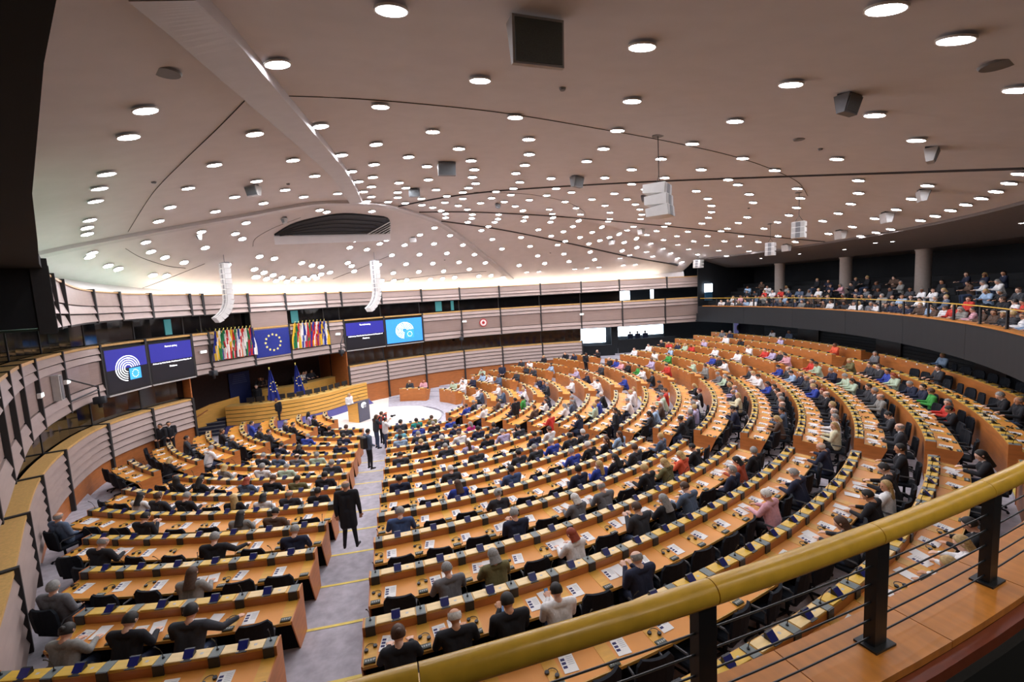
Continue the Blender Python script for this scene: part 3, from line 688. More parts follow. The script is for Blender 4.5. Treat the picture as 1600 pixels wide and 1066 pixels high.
B['stand'] = make_body('body_standing', (0, 0, .93), (0, .0, 1.38), (0, .03, 1.62), .2, -.05, [((-.25, -.01, 1.12), (-.14, .2, 1.0), (.6, .6, -.2)), ((.25, -.01, 1.12), (.14, .2, 1.0), (-.6, .6, -.2))], ST_L)
B['stand_down'] = make_body('body_standing_arms_down', (0, 0, .93), (0, .0, 1.38), (0, .03, 1.62), 0, -.05, [((-.25, -.03, 1.12), (-.25, .04, .88), (.05, .3, -1)), ((.25, -.03, 1.12), (.25, .04, .88), (-.05, .3, -1))], ST_L)
B['stand_cam'] = make_body('body_taking_photo', (0, 0, .93), (0, .03, 1.38), (0, .07, 1.6), 0, -.1, [((-.26, .16, 1.28), (-.07, .3, 1.55), (.4, .3, .6)), ((.26, .16, 1.28), (.07, .3, 1.55), (-.4, .3, .6))], ST_L)
FEMB = {'write': 'fem_write', 'upright': 'fem_turned', 'turned': 'fem_turned', 'phone': 'phone', 'back': 'back', 'reach': 'reach'}
def hair_mesh(style):
    mb = MB(); n, m = 20, 14; rings = []; r = np.array([.0995, .114, .118])
    P3 = lambda t, a, k=1.0: np.array([r[0] * math.sin(t) * math.cos(a), r[1] * math.sin(t) * math.sin(a) + .0, r[2] * math.cos(t) + .02]) * k
    lim = {'short': 1.95, 'bald': 1.95, 'bob': 2.3, 'long': 2.3, 'bun': 2.0}[style]
    A = np.linspace(0, 2 * PI, n, endpoint=False); T0 = 1.12 if style == 'bald' else 0.02
    for i in range(m):
        row = []
        for a in A:
            fr = max(0, math.sin(a)); l = lim - (lim - .88) * min(1, (fr * 1.25)) ** .7 if fr > 0 else lim
            if style == 'bald' and fr > .45: l = T0 + .02
            l = max(l, T0 + .02); row.append(P3(T0 + (l - T0) * i / (m - 1), a))
        rings.append(row)
    mb.loft(rings, True, style != 'bald', 0, True)
    if style in ('long', 'bob'):
        dz = -.26 if style == 'long' else -.12; rr_ = []
        for i in range(6):
            f = i / 5; rr_.append([np.array([(.098 + .018 * f) * math.cos(a), -.03 - .02 * f + (.085 + .0 * f) * math.sin(a) * (1 if math.sin(a) < 0 else .35), .0 + dz * f]) for a in np.linspace(0, 2 * PI, 14, endpoint=False)])
        mb.loft(rr_, True, True, 0, True)
    if style == 'bun': mb.sphere((0, -.115, .06), .045)
    return mb.mesh('hair_' + style, HAIRM['dark'])
HAIRS = {s: hair_mesh(s) for s in ('short', 'bald', 'bob', 'long', 'bun')}
def setmat(o, i, m):
    s = o.material_slots[i]; s.link = 'OBJECT'; s.material = m
QUEUE = []
def add_person(*a, **kw): QUEUE.append((float(np.linalg.norm(np.array(a[1], float) - CAM)), len(QUEUE), a, kw))
def build_person(pose, loc, rz, top, hair, style, label, group, bottom='black', shirt=None, sc=1.0, skin=None):
    b = B[pose]
    o = link('person', b['me'], loc=loc, rz=rz, label=label, cat='person', group=group); o.scale = (sc, sc, sc)
    setmat(o, 0, skin or random.choice(SKINS[:3])); setmat(o, 1, CLOTH[top]); setmat(o, 2, CLOTH[bottom]); setmat(o, 4, CLOTH[shirt or ('white' if top in ('navy', 'black', 'charcoal', 'grey', 'steel') and random.random() < .75 else top)])
    if style != 'none':
        h = link('hair', HAIRS[style], o, loc=b['head'], rot=(b['pitch'], 0, b['yaw'])); h.rotation_mode = 'XYZ'; setmat(h, 0, HAIRM[hair])
    return o
# ------------------------------------------------------------------ chairs
M_CHAIR = mat('chair_black', '#151a22', .75, var=.12, scale=20, spec=.2); M_CHARM = mat('chair_arm', '#3a3a3c', .5, var=.05)
def chair_meshes():
    bk_ = MB(); rings = []
    for i in range(7):
        f = i / 6; z = .5 + .5 * f; w = .262 + .025 * math.sin(PI * f) - (.05 if i == 6 else 0); y = -.24 - .05 * f
        rings.append([(-w, y + .045, z), (-w * .5, y + .008, z), (0, y, z), (w * .5, y + .008, z), (w, y + .045, z), (w, y + .0, z), (w * .5, y - .04, z), (0, y - .05, z), (-w * .5, y - .04, z), (-w, y + .0, z)])
    bk_.loft(rings, True, True, 0, False)
    st = MB(); st.cbox(-.24, .24, -.23, .24, .42, .5, .03)
    ar = MB(); ar.tube([(0, -.2, .5), (0, -.2, .66), (0, -.14, .7), (0, .14, .7)], .02, 6)
    bs = MB(); bs.lathe([(.03, .08), (.03, .42)], 8)
    for i in range(5):
        a = 2 * PI * i / 5 + .3; bs.tube([(0, 0, .1), (.29 * math.cos(a), .29 * math.sin(a), .06)], [.028, .018], 6); bs.sphere((.29 * math.cos(a), .29 * math.sin(a), .032), .03, 8, 5)
    allm = MB()
    ms = [bk_.mesh('backrest', M_CHAIR), st.mesh('seat', M_CHAIR), ar.mesh('armrest', M_CHARM), bs.mesh('base', M_CHAIR)]
    append_mesh(allm, ms[0], (0, 0, 0), 0, {0: 0}); append_mesh(allm, ms[1], (0, 0, 0), 0, {0: 0}); append_mesh(allm, ms[3], (0, 0, 0), 0, {0: 0})
    for x in (-.27, .27): append_mesh(allm, ms[2], (x, 0, 0), 0, {0: 1})
    return ms + [allm.mesh('office_chair', [M_CHAIR, M_CHARM], fix=False)]
C_BACK, C_SEAT, C_ARM, C_BASE, C_ALL = chair_meshes()
def add_chair(loc, rz, label, detail):
    if not detail: return link('office_chair', C_ALL, loc=loc, rz=rz, label=label, cat='chair', group='black swivel chairs at the desks')
    c = link('office_chair', None, loc=loc, rz=rz, label=label, cat='chair', group='black swivel chairs at the desks')
    link('backrest', C_BACK, c); link('seat', C_SEAT, c); link('base', C_BASE, c); link('armrest', C_ARM, c, loc=(-.27, 0, 0)); link('armrest', C_ARM, c, loc=(.27, 0, 0)); return c
# ------------------------------------------------------------------ who sits where: head position in the picture, clothes, hair, style, pose
PPL = '''100,980 floral dark bun fem_write|171,970 black dark short write|131,936 grey grey short back|297,966 charcoal dark short reach|307,902 floral brown long fem_write|165,848 black grey bald write|101,817 steel grey bald back|334,850 black grey short reach|220,821 black dark short phone|351,812 floral dark long fem_write
390,805 brown dark short write|452,793 charcoal grey bald upright|461,829 navy grey short write|377,772 black blonde long fem_turned|417,775 white dark bob fem_write|493,766 black dark short upright|300,774 black grey short write|262,776 charcoal brown short upright|224,787 white dark long fem_write|329,752 black dark long fem_write
302,751 black dark long fem_turned|369,752 steel red bob fem_write|432,745 black brown short write|476,742 olive dark short upright|512,740 black dark short upright|417,737 white grey short upright|446,735 mint grey short write|356,738 floral blonde bob fem_write|499,706 mint grey short upright|526,720 charcoal grey short upright|256,727 black blonde bob fem_write
277,702 charcoal dark short upright|366,701 charcoal white short upright|399,701 charcoal grey short write|431,701 navy dark short write|482,686 blue grey short write|535,686 navy dark short upright|445,678 charcoal dark short turned|351,678 black brown short upright|399,662 blue dark short upright|419,662 charcoal dark short turned|446,666 charcoal grey short upright|459,652 black dark short turned|477,653 lavender dark long fem_turned|506,653 black dark short upright|529,654 black dark short upright|538,657 charcoal brown short upright|542,670 navy dark short upright|330,702 white grey short write
620,748 navy dark short upright|625,799 plaid grey short write|721,758 blue brown long fem_write|772,781 charcoal grey bun fem_write|780,801 navy grey short phone|685,881 grey grey short write|755,863 olive grey bob fem_write|706,735 charcoal white short write|791,733 plaid dark short upright|623,683 lightblue dark short upright|655,688 black blonde short write|686,682 charcoal white short upright|696,700 charcoal grey short write|730,695 lavender brown long fem_turned|729,708 charcoal grey bald turned|748,697 black dark short upright|759,683 navy dark short upright|624,668 cyan brown bob fem_write|655,658 teal dark short upright|652,676 charcoal grey short write|679,669 black grey short write|707,668 navy dark short upright|725,668 magenta grey bob fem_turned|696,656 blue dark short upright|731,645 blue brown short upright|691,645 olive brown short upright|710,643 charcoal grey short upright|665,643 blue dark short turned|680,649 navy dark short write|732,676 white brown short write|749,657 charcoal dark short turned|777,676 lavender grey short write|722,653 white blonde short upright|621,660 charcoal dark short turned
894,730 navy dark short turned|927,725 blue blonde long fem_turned|954,718 black dark long fem_write|989,708 charcoal brown short turned|1016,680 steel blonde short upright|885,707 blue grey short write|925,701 black white short write|934,687 black brown long fem_turned|949,678 lightblue brown long fem_turned|895,674 charcoal white short upright|881,682 charcoal dark short upright|859,677 white brown short upright|853,688 blue grey short write|829,677 navy dark short turned|823,693 charcoal grey short write|800,705 charcoal dark short upright|933,761 grey grey bald write|893,785 grey white bob fem_write|861,828 white red bob fem_write|1015,735 black blonde short write|1028,725 olive blonde bob fem_write|1061,718 orange blonde bob fem_write|1085,699 black dark short write|1000,782 charcoal brown short phone|1038,767 black grey long fem_write|1076,752 steel brown short write
851,908 white dark short phone|977,872 navy grey bald phone|785,936 black dark short phone|612,983 black brown bun fem_write|713,1000 black white bald write|1132,747 navy grey short back|1148,716 rust dark bob fem_write|1180,775 pink white short fem_write|1225,732 navy grey short write|1292,805 charcoal brown long fem_write|1342,768 black dark short write|1181,705 black grey short turned|1277,700 navy white bald reach|1306,671 cream blonde bob fem_turned|1306,660 white grey short upright|1286,651 charcoal grey bald upright|1218,658 brown blonde bob fem_write|1209,643 steel dark short upright|1157,643 navy dark short phone|1058,658 black dark short write|1094,653 charcoal grey short upright|1087,638 navy grey short write|1086,629 white dark short write|1086,613 black red short upright|1159,619 cream blonde bob fem_turned|1146,615 charcoal grey bald write|1155,600 lavender grey bald upright|1138,598 black dark short upright|1204,602 blue dark bob fem_write|1213,619 charcoal grey bald upright|1215,627 navy grey short upright|1227,608 black dark short upright|1228,583 charcoal grey bald upright|1219,580 blue dark short write|1248,593 navy grey bald upright|1256,597 charcoal grey bald upright|1264,600 navy grey bald upright|1290,606 black red bob fem_turned|1300,615 black grey bald upright|1303,630 black blonde short upright|1320,595 mint grey short write|1275,574 mint dark short write|1232,566 pink dark short write|1185,595 white dark short write|1174,587 white blonde short write|1166,583 charcoal dark short upright|1134,581 mint grey short upright|1116,581 grey grey short write|1107,578 floral brown short turned
1420,664 charcoal grey bald upright|1399,705 black dark short upright|1383,650 charcoal dark short write|1377,617 floral grey bald upright|1357,613 charcoal grey short upright|1348,611 charcoal dark short upright|1424,600 navy grey short write|1443,608 navy dark short upright|1453,613 green brown short turned|1485,628 red grey bob fem_turned|1475,643 black dark short write|1396,589 mint red bob fem_write|1369,581 charcoal brown short upright|1358,583 charcoal dark short upright|1321,568 olive blonde long fem_write|1380,569 blue dark short upright|1578,626 black grey bald upright|1576,638 black grey short write|1459,591 charcoal dark short upright|1366,732 black dark short write|1392,754 white blonde long fem_turned|1533,720 black dark long fem_write|1500,851 white blonde long fem_write|1482,881 white blonde long fem_write|1460,918 black dark bob fem_write|1392,941 green brown bob fem_write|1465,828 black dark short write
973,566 pink blonde bob fem_write|977,590 blue dark short write|931,600 white dark short write|998,586 white dark short write|988,549 white brown short upright|1012,545 white dark short upright|1043,556 green dark short upright|1044,567 red dark short write|964,562 blue brown short upright|1002,569 green dark short upright|1015,572 lavender brown short upright|991,607 white blonde bob fem_turned|997,619 white blonde short write|1040,620 mint grey short write|990,630 white grey short write|1060,613 red brown short upright|1116,556 blue dark short upright|1187,548 red dark short upright|1200,547 lavender dark short upright|1213,548 black blonde short upright|1265,560 red dark short upright|1297,553 orange brown short upright|1154,551 white dark short upright|1114,542 white brown short upright|760,571 mint dark short write|820,608 white blonde short write|829,617 green dark short turned|815,621 orange red bob fem_write|852,603 charcoal grey short upright|895,582 lavender white bob fem_write|930,592 white blonde short write|887,600 white grey short upright|692,594 mint brown short write|715,594 white brown short write|694,585 white dark short upright|741,604 white dark short write|681,617 pink red bob fem_turned|710,608 navy grey short upright|760,588 white dark short write'''
LETTERS = {'floral': 'black and white patterned', 'mint': 'pale green', 'steel': 'grey-blue', 'cream': 'cream', 'lightblue': 'light blue', 'plaid': 'blue checked'}
taken = {}
def seat_for(x, y):
    best = None
    for i, s in enumerate(SEATS):
        if i in taken or s['px'][2] < 0: continue
        pp = .817 * FPX / s['px'][2]; d = math.hypot((s['px'][0] - x) / pp, (s['px'][1] - y) / (pp * .8))
        if best is None or d < best[0]: best = (d, i)
    return best
for e in PPL.replace('\n', '|').split('|'):
    p, top, hair, style, pose = e.split(); x, y = map(float, p.split(','))
    d, i = seat_for(x, y)
    if d < 2.5: taken[i] = (top, hair, style, pose)
# the remaining far seats: filled loosely, as the picture shows a half full chamber
order = sorted(range(len(SEATS)), key=lambda i: SEATS[i]['px'][2])
FARTOP = ['navy', 'black', 'charcoal', 'navy', 'black', 'white', 'grey', 'charcoal', 'steel', 'blue', 'white', 'brown', 'lavender', 'mint', 'red', 'lightblue']
nper = len(taken)
for i in order:
    s = SEATS[i]; x, y, z = s['px']
    if i in taken or z < 17 or not (430 < x < 1600) or y > 720: continue
    pr_ = .40 if x < 900 else .30
    if s['th'] > math.radians(36) and s['k'] < -1: pr_ = .12
    if 600 < x < 1000 and 600 < y < 690: pr_ = .5
    if random.random() < pr_ and nper < 330:
        f = random.random() < .35
        taken[i] = (random.choice(FARTOP), random.choice(['dark', 'brown', 'grey', 'dark', 'white', 'blonde']), random.choice(['bob', 'long']) if f else random.choice(['short', 'short', 'short', 'bald']), random.choice(['fem_write', 'fem_turned']) if f else random.choice(['write', 'upright', 'turned', 'upright', 'phone'])); nper += 1
HN = {'bald': 'balding', 'short': 'short-haired', 'long': 'long-haired', 'bob': 'bob-haired', 'bun': 'bun-haired'}
SECS = ['left side block', 'left block', 'near right block', 'second-aisle block', 'far right block', 'far wall block', 'lectern-facing block', 'lectern-side block']
def place(s): return '%s seat %s, %s' % (rowname(s['k']), NUMW[min(s['i'], 29)], SECS[s['sec']])
nch = 0
M_BAG = M_BLACK
mb = MB(); mb.box(-.105, .105, -.148, .148, 0, .004, 0)
for i in range(3): mb.box(-.09, -.03, .045 - i * .06 - .0, .085 - i * .06, .004, .0048, 1)
for i in range(5): mb.box(.0, .085, .09 - i * .03, .098 - i * .03, .004, .0046, 2)
ME_BRO = mb.mesh('brochure', [M_PAPER, M_PRINT, mat('print_grey', '#b5b5ba', .7, var=0)])
mb = MB(); mb.tube([(.075 * math.cos(a), .075 * math.sin(a) * .9, .012 + .002 * abs(math.sin(a))) for a in np.linspace(-.25, PI + .25, 14)], .006, 6); ME_BAND = mb.mesh('headband', M_HEAD)
mb = MB(); mb.lathe([(.001, 0), (.03, 0), (.034, .012), (.03, .028), (.001, .03)], 10); ME_CUP = mb.mesh('ear_cup', M_HEAD)
mb = MB(); mb.cbox(-.037, .037, -.075, .075, 0, .009, .003, 0); mb.box(-.033, .033, -.066, .066, .009, .0095, 1); ME_PHONE = mb.mesh('smartphone', [M_BLACK, mat('phone_screen', '#39414f', .15, var=.1, emit=.08, emitcol='#7fa0d0')])
mb = MB(); mb.box(-.105, .105, -.148, .148, 0, .002); ME_SHEET = mb.mesh('paper_sheet', M_PAPER)
nbro = nhead = 0
dcount = 0
for i in order:
    s = SEATS[i]; x, y, z = s['px']; k = s['k']; R = RK[k]
    if z < 0 or not (-60 < x < 1670) or y > 1250: continue
    pxp = .817 * FPX / z; rz = s['th']; occ = taken.get(i)
    if nch < 300 and (pxp > 17 or occ is None):
        rr_ = R + (1.06 if occ else random.uniform(.62, .70)); rzc = rz + (random.uniform(-.12, .12) if occ else random.uniform(-.25, .25))
        add_chair(pol(rr_, rz, ZF[k]), rzc, ('black swivel chair, %s, ' % ('occupied' if occ else 'empty')) + place(s), pxp > 30); nch += 1
    if occ:
        top, hair, style, pose = occ
        f = pose.startswith('fem') or style in ('bob', 'long', 'bun')
        lb = '%s %s %s in %s, %s' % (hair if style != 'bald' else 'balding', 'woman' if f else 'man', 'writing' if 'write' in pose else ('turning' if 'turned' in pose else ('looking down' if pose == 'phone' else 'seated')), LETTERS.get(top, top), place(s))
        lb = lb.replace('dark woman', 'dark-haired woman').replace('dark man', 'dark-haired man')
        for h in ('grey', 'white', 'brown', 'blonde', 'red'): lb = lb.replace(h + ' woman', h + '-haired woman').replace(h + ' man', h + '-haired man')
        lb = lb.replace('woman', 'person').replace(' man ', ' person ')
        add_person(pose, pol(R + 1.02, rz, ZF[k] - .02), rz + random.uniform(-.12, .12), top, hair, style, lb, 'people seated at the desks', bottom=random.choice(['black', 'navy', 'charcoal', 'jeans']), sc=random.uniform(1.03, 1.1))
    # brochure and headphones
    if pxp > 17 and nbro < 300 and random.random() < .92:
        a = s['ths'] + (.255 * s['pitch'] / .817) / R; yb = -.36 + random.uniform(-.05, .05)
        link('brochure', ME_BRO, loc=pol(R - yb, a, ZK[k] + wz(yb) + .004), rot=(math.atan(SL), 0, a + random.uniform(-.25, .15)), label='white brochure with three navy pictures, ' + place(s), cat='brochure', group='brochures laid out on the desks'); nbro += 1
    if pxp > 21 and nhead < 300 and random.random() < .85:
        a = s['ths'] + random.uniform(-.02, .03) / R; yb = -.36 + random.uniform(-.06, .03); q = a + random.uniform(-.8, .8)
        h = link('headphones', None, loc=pol(R - yb, a, ZK[k] + wz(yb) + .012), rot=(math.atan(SL), 0, q), label='black folding headphones on yellow strip, ' + place(s), cat='headphones', group='headphones laid out on the desks'); nhead += 1
        link('headband', ME_BAND, h); link('ear_cup', ME_CUP, h, loc=(-.072, -.02, 0)); link('ear_cup', ME_CUP, h, loc=(.072, -.02, 0))
    if occ and pxp > 34:
        if random.random() < .6:
            a = s['th'] + random.uniform(-.02, .1) / R; yb = -.33
            link('paper_sheet', ME_SHEET, loc=pol(R - yb, a, ZK[k] + wz(yb) + .01), rot=(math.atan(SL), 0, a + random.uniform(-.4, .4)), label='loose white sheet before the person, ' + place(s), cat='paper', group='loose papers on the desks')
        if occ[3] == 'phone':
            p = pol(R + 1.02 - .5, rz, ZF[k] + 1.0); link('smartphone', ME_PHONE, loc=p, rot=(.9, 0, rz), label='smartphone held up by the person, ' + place(s), cat='phone', group='smartphones held by delegates')
print('chairs', nch, 'people', len(taken), 'brochures', nbro, 'headphones', nhead)
# ------------------------------------------------------------------ screens, banner, flags, clock on the middle band
M_NAVYSC = mat('screen_navy', '#23236f', .3, var=.03, emit=.35, emitcol='#23236f'); M_BLKSC = mat('screen_black', '#1a1c24', .3, var=0, emit=.05, emitcol='#20222c')
M_BLUESC = mat('screen_blue', '#2b6db4', .3, var=.05, emit=.45, emitcol='#2b6db4'); M_SCTXT = mat('screen_white', '#f2f4fa', .4, var=0, emit=.8, emitcol='#f2f4fa')
M_FRAME = mat('screen_frame', '#15161a', .4, var=0); M_EUB = mat('flag_blue', '#20308c', .8, var=.06); M_STAR = mat('star_yellow', '#f0dc7a', .7, var=0, emit=.1); M_FLB = mat('logo_blue', '#2f7fc0', .4, var=0, emit=.4)
def star(mb, cx, cz, r, y, mi):
    c = [(cx + (r if i % 2 == 0 else r * .42) * math.sin(PI * i / 5), y, cz + (r if i % 2 == 0 else r * .42) * math.cos(PI * i / 5)) for i in range(10)]
    mb.add(c, [tuple(range(10))], mi)
def logo(mb, cx, cz, w, y, m_white, m_flag, m_star):
    """open hemicycle of arcs with the starred flag in its lower right"""
    for i in range(5):
        r = w * (.5 - .088 * i); t = w * .0135
        segs = 14
        for a0, a1 in ((40, 92), (96, 150), (154, 205), (209, 262)):
            A = np.radians(np.linspace(a0 - 35, a1 - 0, 7)); q = []
            v = [(cx + (r - t) * math.cos(a) * 1.0, y, cz + (r - t) * math.sin(a) * .86) for a in A] + [(cx + (r + t) * math.cos(a), y, cz + (r + t) * math.sin(a) * .86) for a in A]
            mb.add(v, [(j, j + 1, 8 + j, 7 + j) for j in range(6)], m_white)
    x0, x1, z0, z1 = cx + w * .03, cx + w * .52, cz - w * .42, cz - w * .02
    mb.add([(x0, y - .004, z0), (x1, y - .004, z0), (x1, y - .004, z1), (x0, y - .004, z1)], [(0, 1, 2, 3)], m_flag)
    for i in range(12):
        a = 2 * PI * i / 12; star(mb, (x0 + x1) / 2 + w * .13 * math.sin(a), (z0 + z1) / 2 + w * .13 * math.cos(a), w * .022, y - .008, m_star)
def text_mesh(s, size, m, name, width=None):
    cu = bpy.data.curves.new('t', 'FONT'); cu.body = s; cu.size = size; cu.align_x = 'CENTER'; cu.align_y = 'CENTER'
    ob = bpy.data.objects.new('t', cu); COL.objects.link(ob); dg = bpy.context.evaluated_depsgraph_get(); me = bpy.data.meshes.new_from_object(ob.evaluated_get(dg)); bpy.data.objects.remove(ob); bpy.data.curves.remove(cu)
    me.name = name; me.materials.clear(); me.materials.append(m)
    if width:
        xs = [v.co.x for v in me.vertices]; w = max(xs) - min(xs); k = width / w
        for v in me.vertices: v.co.x *= k; v.co.y *= min(k, 1.25)
    return me
def wall_frame(q, off=.06): p = WALL.at(q, off); return (p[0], p[1], 0), WALL.ang(q)
def screen(s0, s1, kind, label):
    q = (s0 + s1) / 2; c0, c1 = WALL.at(s0, .09), WALL.at(s1, .09); W_ = np.hypot(*(c1 - c0)) - .1; p = (c0 + c1) / 2; a = math.atan2(c1[1] - c0[1], c1[0] - c0[0])
    z0, z1 = 1.64, 3.66; o = link('projection_screen', None, loc=(p[0], p[1], 0), rz=a, label=label, cat='screen', group='large screens on the podium wall')
    mb = MB(); mb.box(-W_ / 2, W_ / 2, -.02, .06, z0, z1); link('frame', mb.mesh('frame', M_FRAME), o)
    mb = MB(); x0, x1 = -W_ / 2 + .06, W_ / 2 - .06; zs = z0 + .1
    zm = z0 + (z1 - z0) * (.52 if kind != 'blue' else 0)
    def quad(za, zb, m): mb.add([(x0, -.024, za), (x1, -.024, za), (x1, -.024, zb), (x0, -.024, zb)], [(0, 1, 2, 3)], m)
    if kind == 'blue': quad(zs, z1 - .06, 2)
    else: quad(zs, zm, 1); quad(zm, z1 - .06, 0)
    link('picture', mb.mesh('picture', [M_NAVYSC, M_BLKSC, M_BLUESC]), o)
    if kind in ('logo', 'blue'):
        mb = MB(); logo(mb, 0.0, (z0 + z1) / 2 + .02, min(W_ * .56, 1.45), -.03, 0, 1, 2); link('emblem', mb.mesh('emblem', [M_SCTXT, M_FLB, M_SCTXT]), o)
    else:
        for s, z, sz, wd in (('Formal sitting', z1 - .25, .17, W_ * .27), ('Address by Maia Sandu, President of the Republic of', zm - .08, .15, W_ * .88), ('Moldova', zm - .3, .15, W_ * .17)):
            link('caption', text_mesh(s, sz, M_SCTXT, 'caption', wd), o, loc=(0, -.03, z), rot=(PI / 2, 0, 0))
    mb = MB(); mb.box(-W_ / 2, W_ / 2, -.06, .04, 1.56, 1.62); link('bottom_rail', mb.mesh('bottom_rail', M_LGREY), o)
screen(32.23, 34.73, 'logo', 'dark screen with white hemicycle emblem at the left of the wall')
screen(34.73, 37.16, 'text', 'dark screen with white captions left of the flags')
screen(47.11, 50.31, 'text', 'dark screen with white captions right of the flags')
screen(50.31, 53.54, 'blue', 'bright blue screen with white hemicycle emblem')
c0, c1 = WALL.at(40.82, .1), WALL.at(43.08, .1); p = (c0 + c1) / 2; a = math.atan2(c1[1] - c0[1], c1[0] - c0[0]); W_ = np.hypot(*(c1 - c0))
mb = MB(); mb.box(-W_ / 2, W_ / 2, -.01, .02, 2.02, 3.72)
bn_ = link('blue_banner', mb.mesh('blue_banner', M_EUB), loc=(p[0], p[1], 0), rz=a, label='large blue banner with circle of yellow stars above the podium', cat='flag')
for i in range(12):
    mb = MB(); t = 2 * PI * i / 12; star(mb, .5 * math.sin(t), 2.87 + .5 * math.cos(t), .095, -.018, 0); link('star', mb.mesh('star', M_STAR), bn_)
FC = {n: mat('flag_' + n, h, .85, var=.06) for n, h in dict(red='#c2262e', white='#e8e6e2', green='#1f7a4a', yellow='#e0b52c', blue='#24439c', black='#22222a', orange='#d9702a', light='#5a8fc8').items()}
FL1 = [('blue', 'yellow', 'blue'), ('white', 'green', 'red'), ('green', 'white', 'red'), ('red', 'white', 'red'), ('yellow', 'red', 'black'), ('green', 'white', 'orange'), ('blue', 'white', 'black'), ('red', 'white', 'red'), ('white', 'green', 'red'), ('red', 'blue', 'white')]
FL2 = [('yellow', 'green', 'yellow'), ('red', 'white', 'light'), ('white', 'blue', 'red'), ('white', 'red', 'red'), ('green', 'red', 'yellow'), ('blue', 'red', 'yellow'), ('white', 'red', 'blue'), ('blue', 'yellow', 'blue'), ('blue', 'white', 'yellow')]
def flag(q, cols, label):
    (x, y, _), a = wall_frame(q, .16); o = link('national_flag', None, loc=(x, y, 0), rz=a, label=label, cat='flag', group='national flags in rows beside the blue banner')
    mb = MB(); mb.tube([(0, .12, 3.72), (0, -.12, 4.02)], .012, 6); mb.sphere((0, -.13, 4.04), .022, 6, 5); link('staff', mb.mesh('staff', M_STAR), o)
    mb = MB(); nx, nz = 9, 9; V = []; ph = random.uniform(0, 6)
    for j in range(nz):
        f = j / (nz - 1); w = .06 + .26 * min(1, f * 1.5)
        for i in range(nx):
            u = i / (nx - 1) - .5; V.append((u * 2 * w + .03 * math.sin(3 * f + ph), -.1 + .05 * math.sin(u * 14 + ph + f * 2), 3.93 - 1.62 * f - .12 * abs(u) * f))
    for j in range(nz - 1):
        for i in range(nx - 1):
            mb.add([V[j * nx + i], V[j * nx + i + 1], V[(j + 1) * nx + i + 1], V[(j + 1) * nx + i]], [(0, 1, 2, 3)], min(2, int(3 * (.62 * i / (nx - 1) + .38 * j / (nz - 1)))), True)
    link('cloth', mb.mesh('cloth', [FC[c] for c in cols], fix=False), o)
for n_, (lst, q0, q1, side) in enumerate(((FL1, 38.3, 40.6, 'left'), (FL2, 43.35, 45.7, 'right'))):
    for i, c in enumerate(lst): flag(q0 + (q1 - q0) * (i + .5) / len(lst), c, 'draped %s, %s and %s flag, number %s in the %s row' % (*c, NUMW[i], side))
# clock, exit signs, cameras and loudspeakers on the wall
(x, y, _), a = wall_frame(58.9, .05); cl = link('wall_clock', None, loc=(x, y, 2.72), rz=a, label='round red and white wall clock on the middle band', cat='clock')
for nm, r, m, d in (('rim', .34, FC['red'], 0), ('dial', .27, M_WHITE, -.01), ('centre_ring', .13, FC['red'], -.02)):
    mb = MB(); mb.lathe([(.001, 0), (r, 0), (r, .03), (.001, .03)], 24); link(nm, mb.mesh(nm, m), cl, loc=(0, d, 0), rot=(PI / 2, 0, 0))
mb = MB(); mb.box(-.012, .012, -.06, -.055, 0, .2); mb.box(0, .14, -.06, -.055, -.012, .012); link('hands', mb.mesh('hands', M_BLACK), cl)
for q, z, lb in ((37.7, 2.85, 'white exit sign left of the flags'), (46.6, 2.9, 'white exit sign right of the flags'), (57.2, 2.95, 'white box on the band left of the clock'), (67.9, 2.9, 'white exit sign on the far right of the band'), (26.5, 2.7, 'white box on the band at far left'), (29.3, 2.75, 'white junction box above the camera arm')):
    (x, y, _), a = wall_frame(q, .07); mb = MB(); mb.cbox(-.19, .19, -.05, .05, -.08, .08, .01); mb.box(-.15, .15, -.055, -.05, -.05, .05, 1)
    link('exit_sign', mb.mesh('exit_sign', [M_WHITE, mat('sign_light', '#f4fff6', .4, var=0, emit=.8)]), loc=(x, y, z), rz=a, label=lb, cat='sign')
for q, z, lb in ((28.1, 2.7, 'grey wall loudspeaker left of the camera arm'),):
    (x, y, _), a = wall_frame(q, .12); r = link('wall_speaker', None, loc=(x, y, z), rz=a, label=lb, cat='loudspeaker')
    mb = MB(); mb.cbox(-.14, .14, -.12, .12, -.45, .45, .02); link('cabinet', mb.mesh('cabinet', M_LGREY), r); mb = MB(); mb.box(-.11, .11, -.135, -.12, -.42, .42); link('grille', mb.mesh('grille', M_MGREY), r)
def wall_camera(q, z, reach, side, lb):
    (x, y, _), a = wall_frame(q, .1); r = link('broadcast_camera', None, loc=(x, y, z), rz=a, label=lb, cat='camera', group='remote cameras on the podium wall')
    ex, ey = side * reach, -.45
    mb = MB(); mb.tube([(0, 0, .5), (ex, ey, -.1)], .03, 6); mb.tube([(0, 0, -.35), (ex, ey, -.2)], .03, 6); mb.tube([(ex, ey, -.05), (ex, ey, -.5)], .035, 6); link('arm', mb.mesh('arm', M_BLACK), r)
    mb = MB(); mb.cbox(ex - .13, ex + .13, ey - .2, ey + .2, -.78, -.5, .02); mb.lathe([(.001, 0), (.07, 0), (.085, .16), (.001, .16)], 10, (ex, ey, -.95)); link('camera_body', mb.mesh('camera_body', M_BLACK), r)
wall_camera(29.25, 2.35, 1.5, 1, 'black remote camera on a long arm left of the screens')
wall_camera(47.0, 2.3, .5, -1, 'black remote camera on an arm left of the right screens')
wall_camera(56.98, 2.2, .3, -1, 'black remote camera on an arm right of the blue screen')
wall_camera(38.2, 2.3, .4, -1, 'black remote camera on an arm left of the flags')
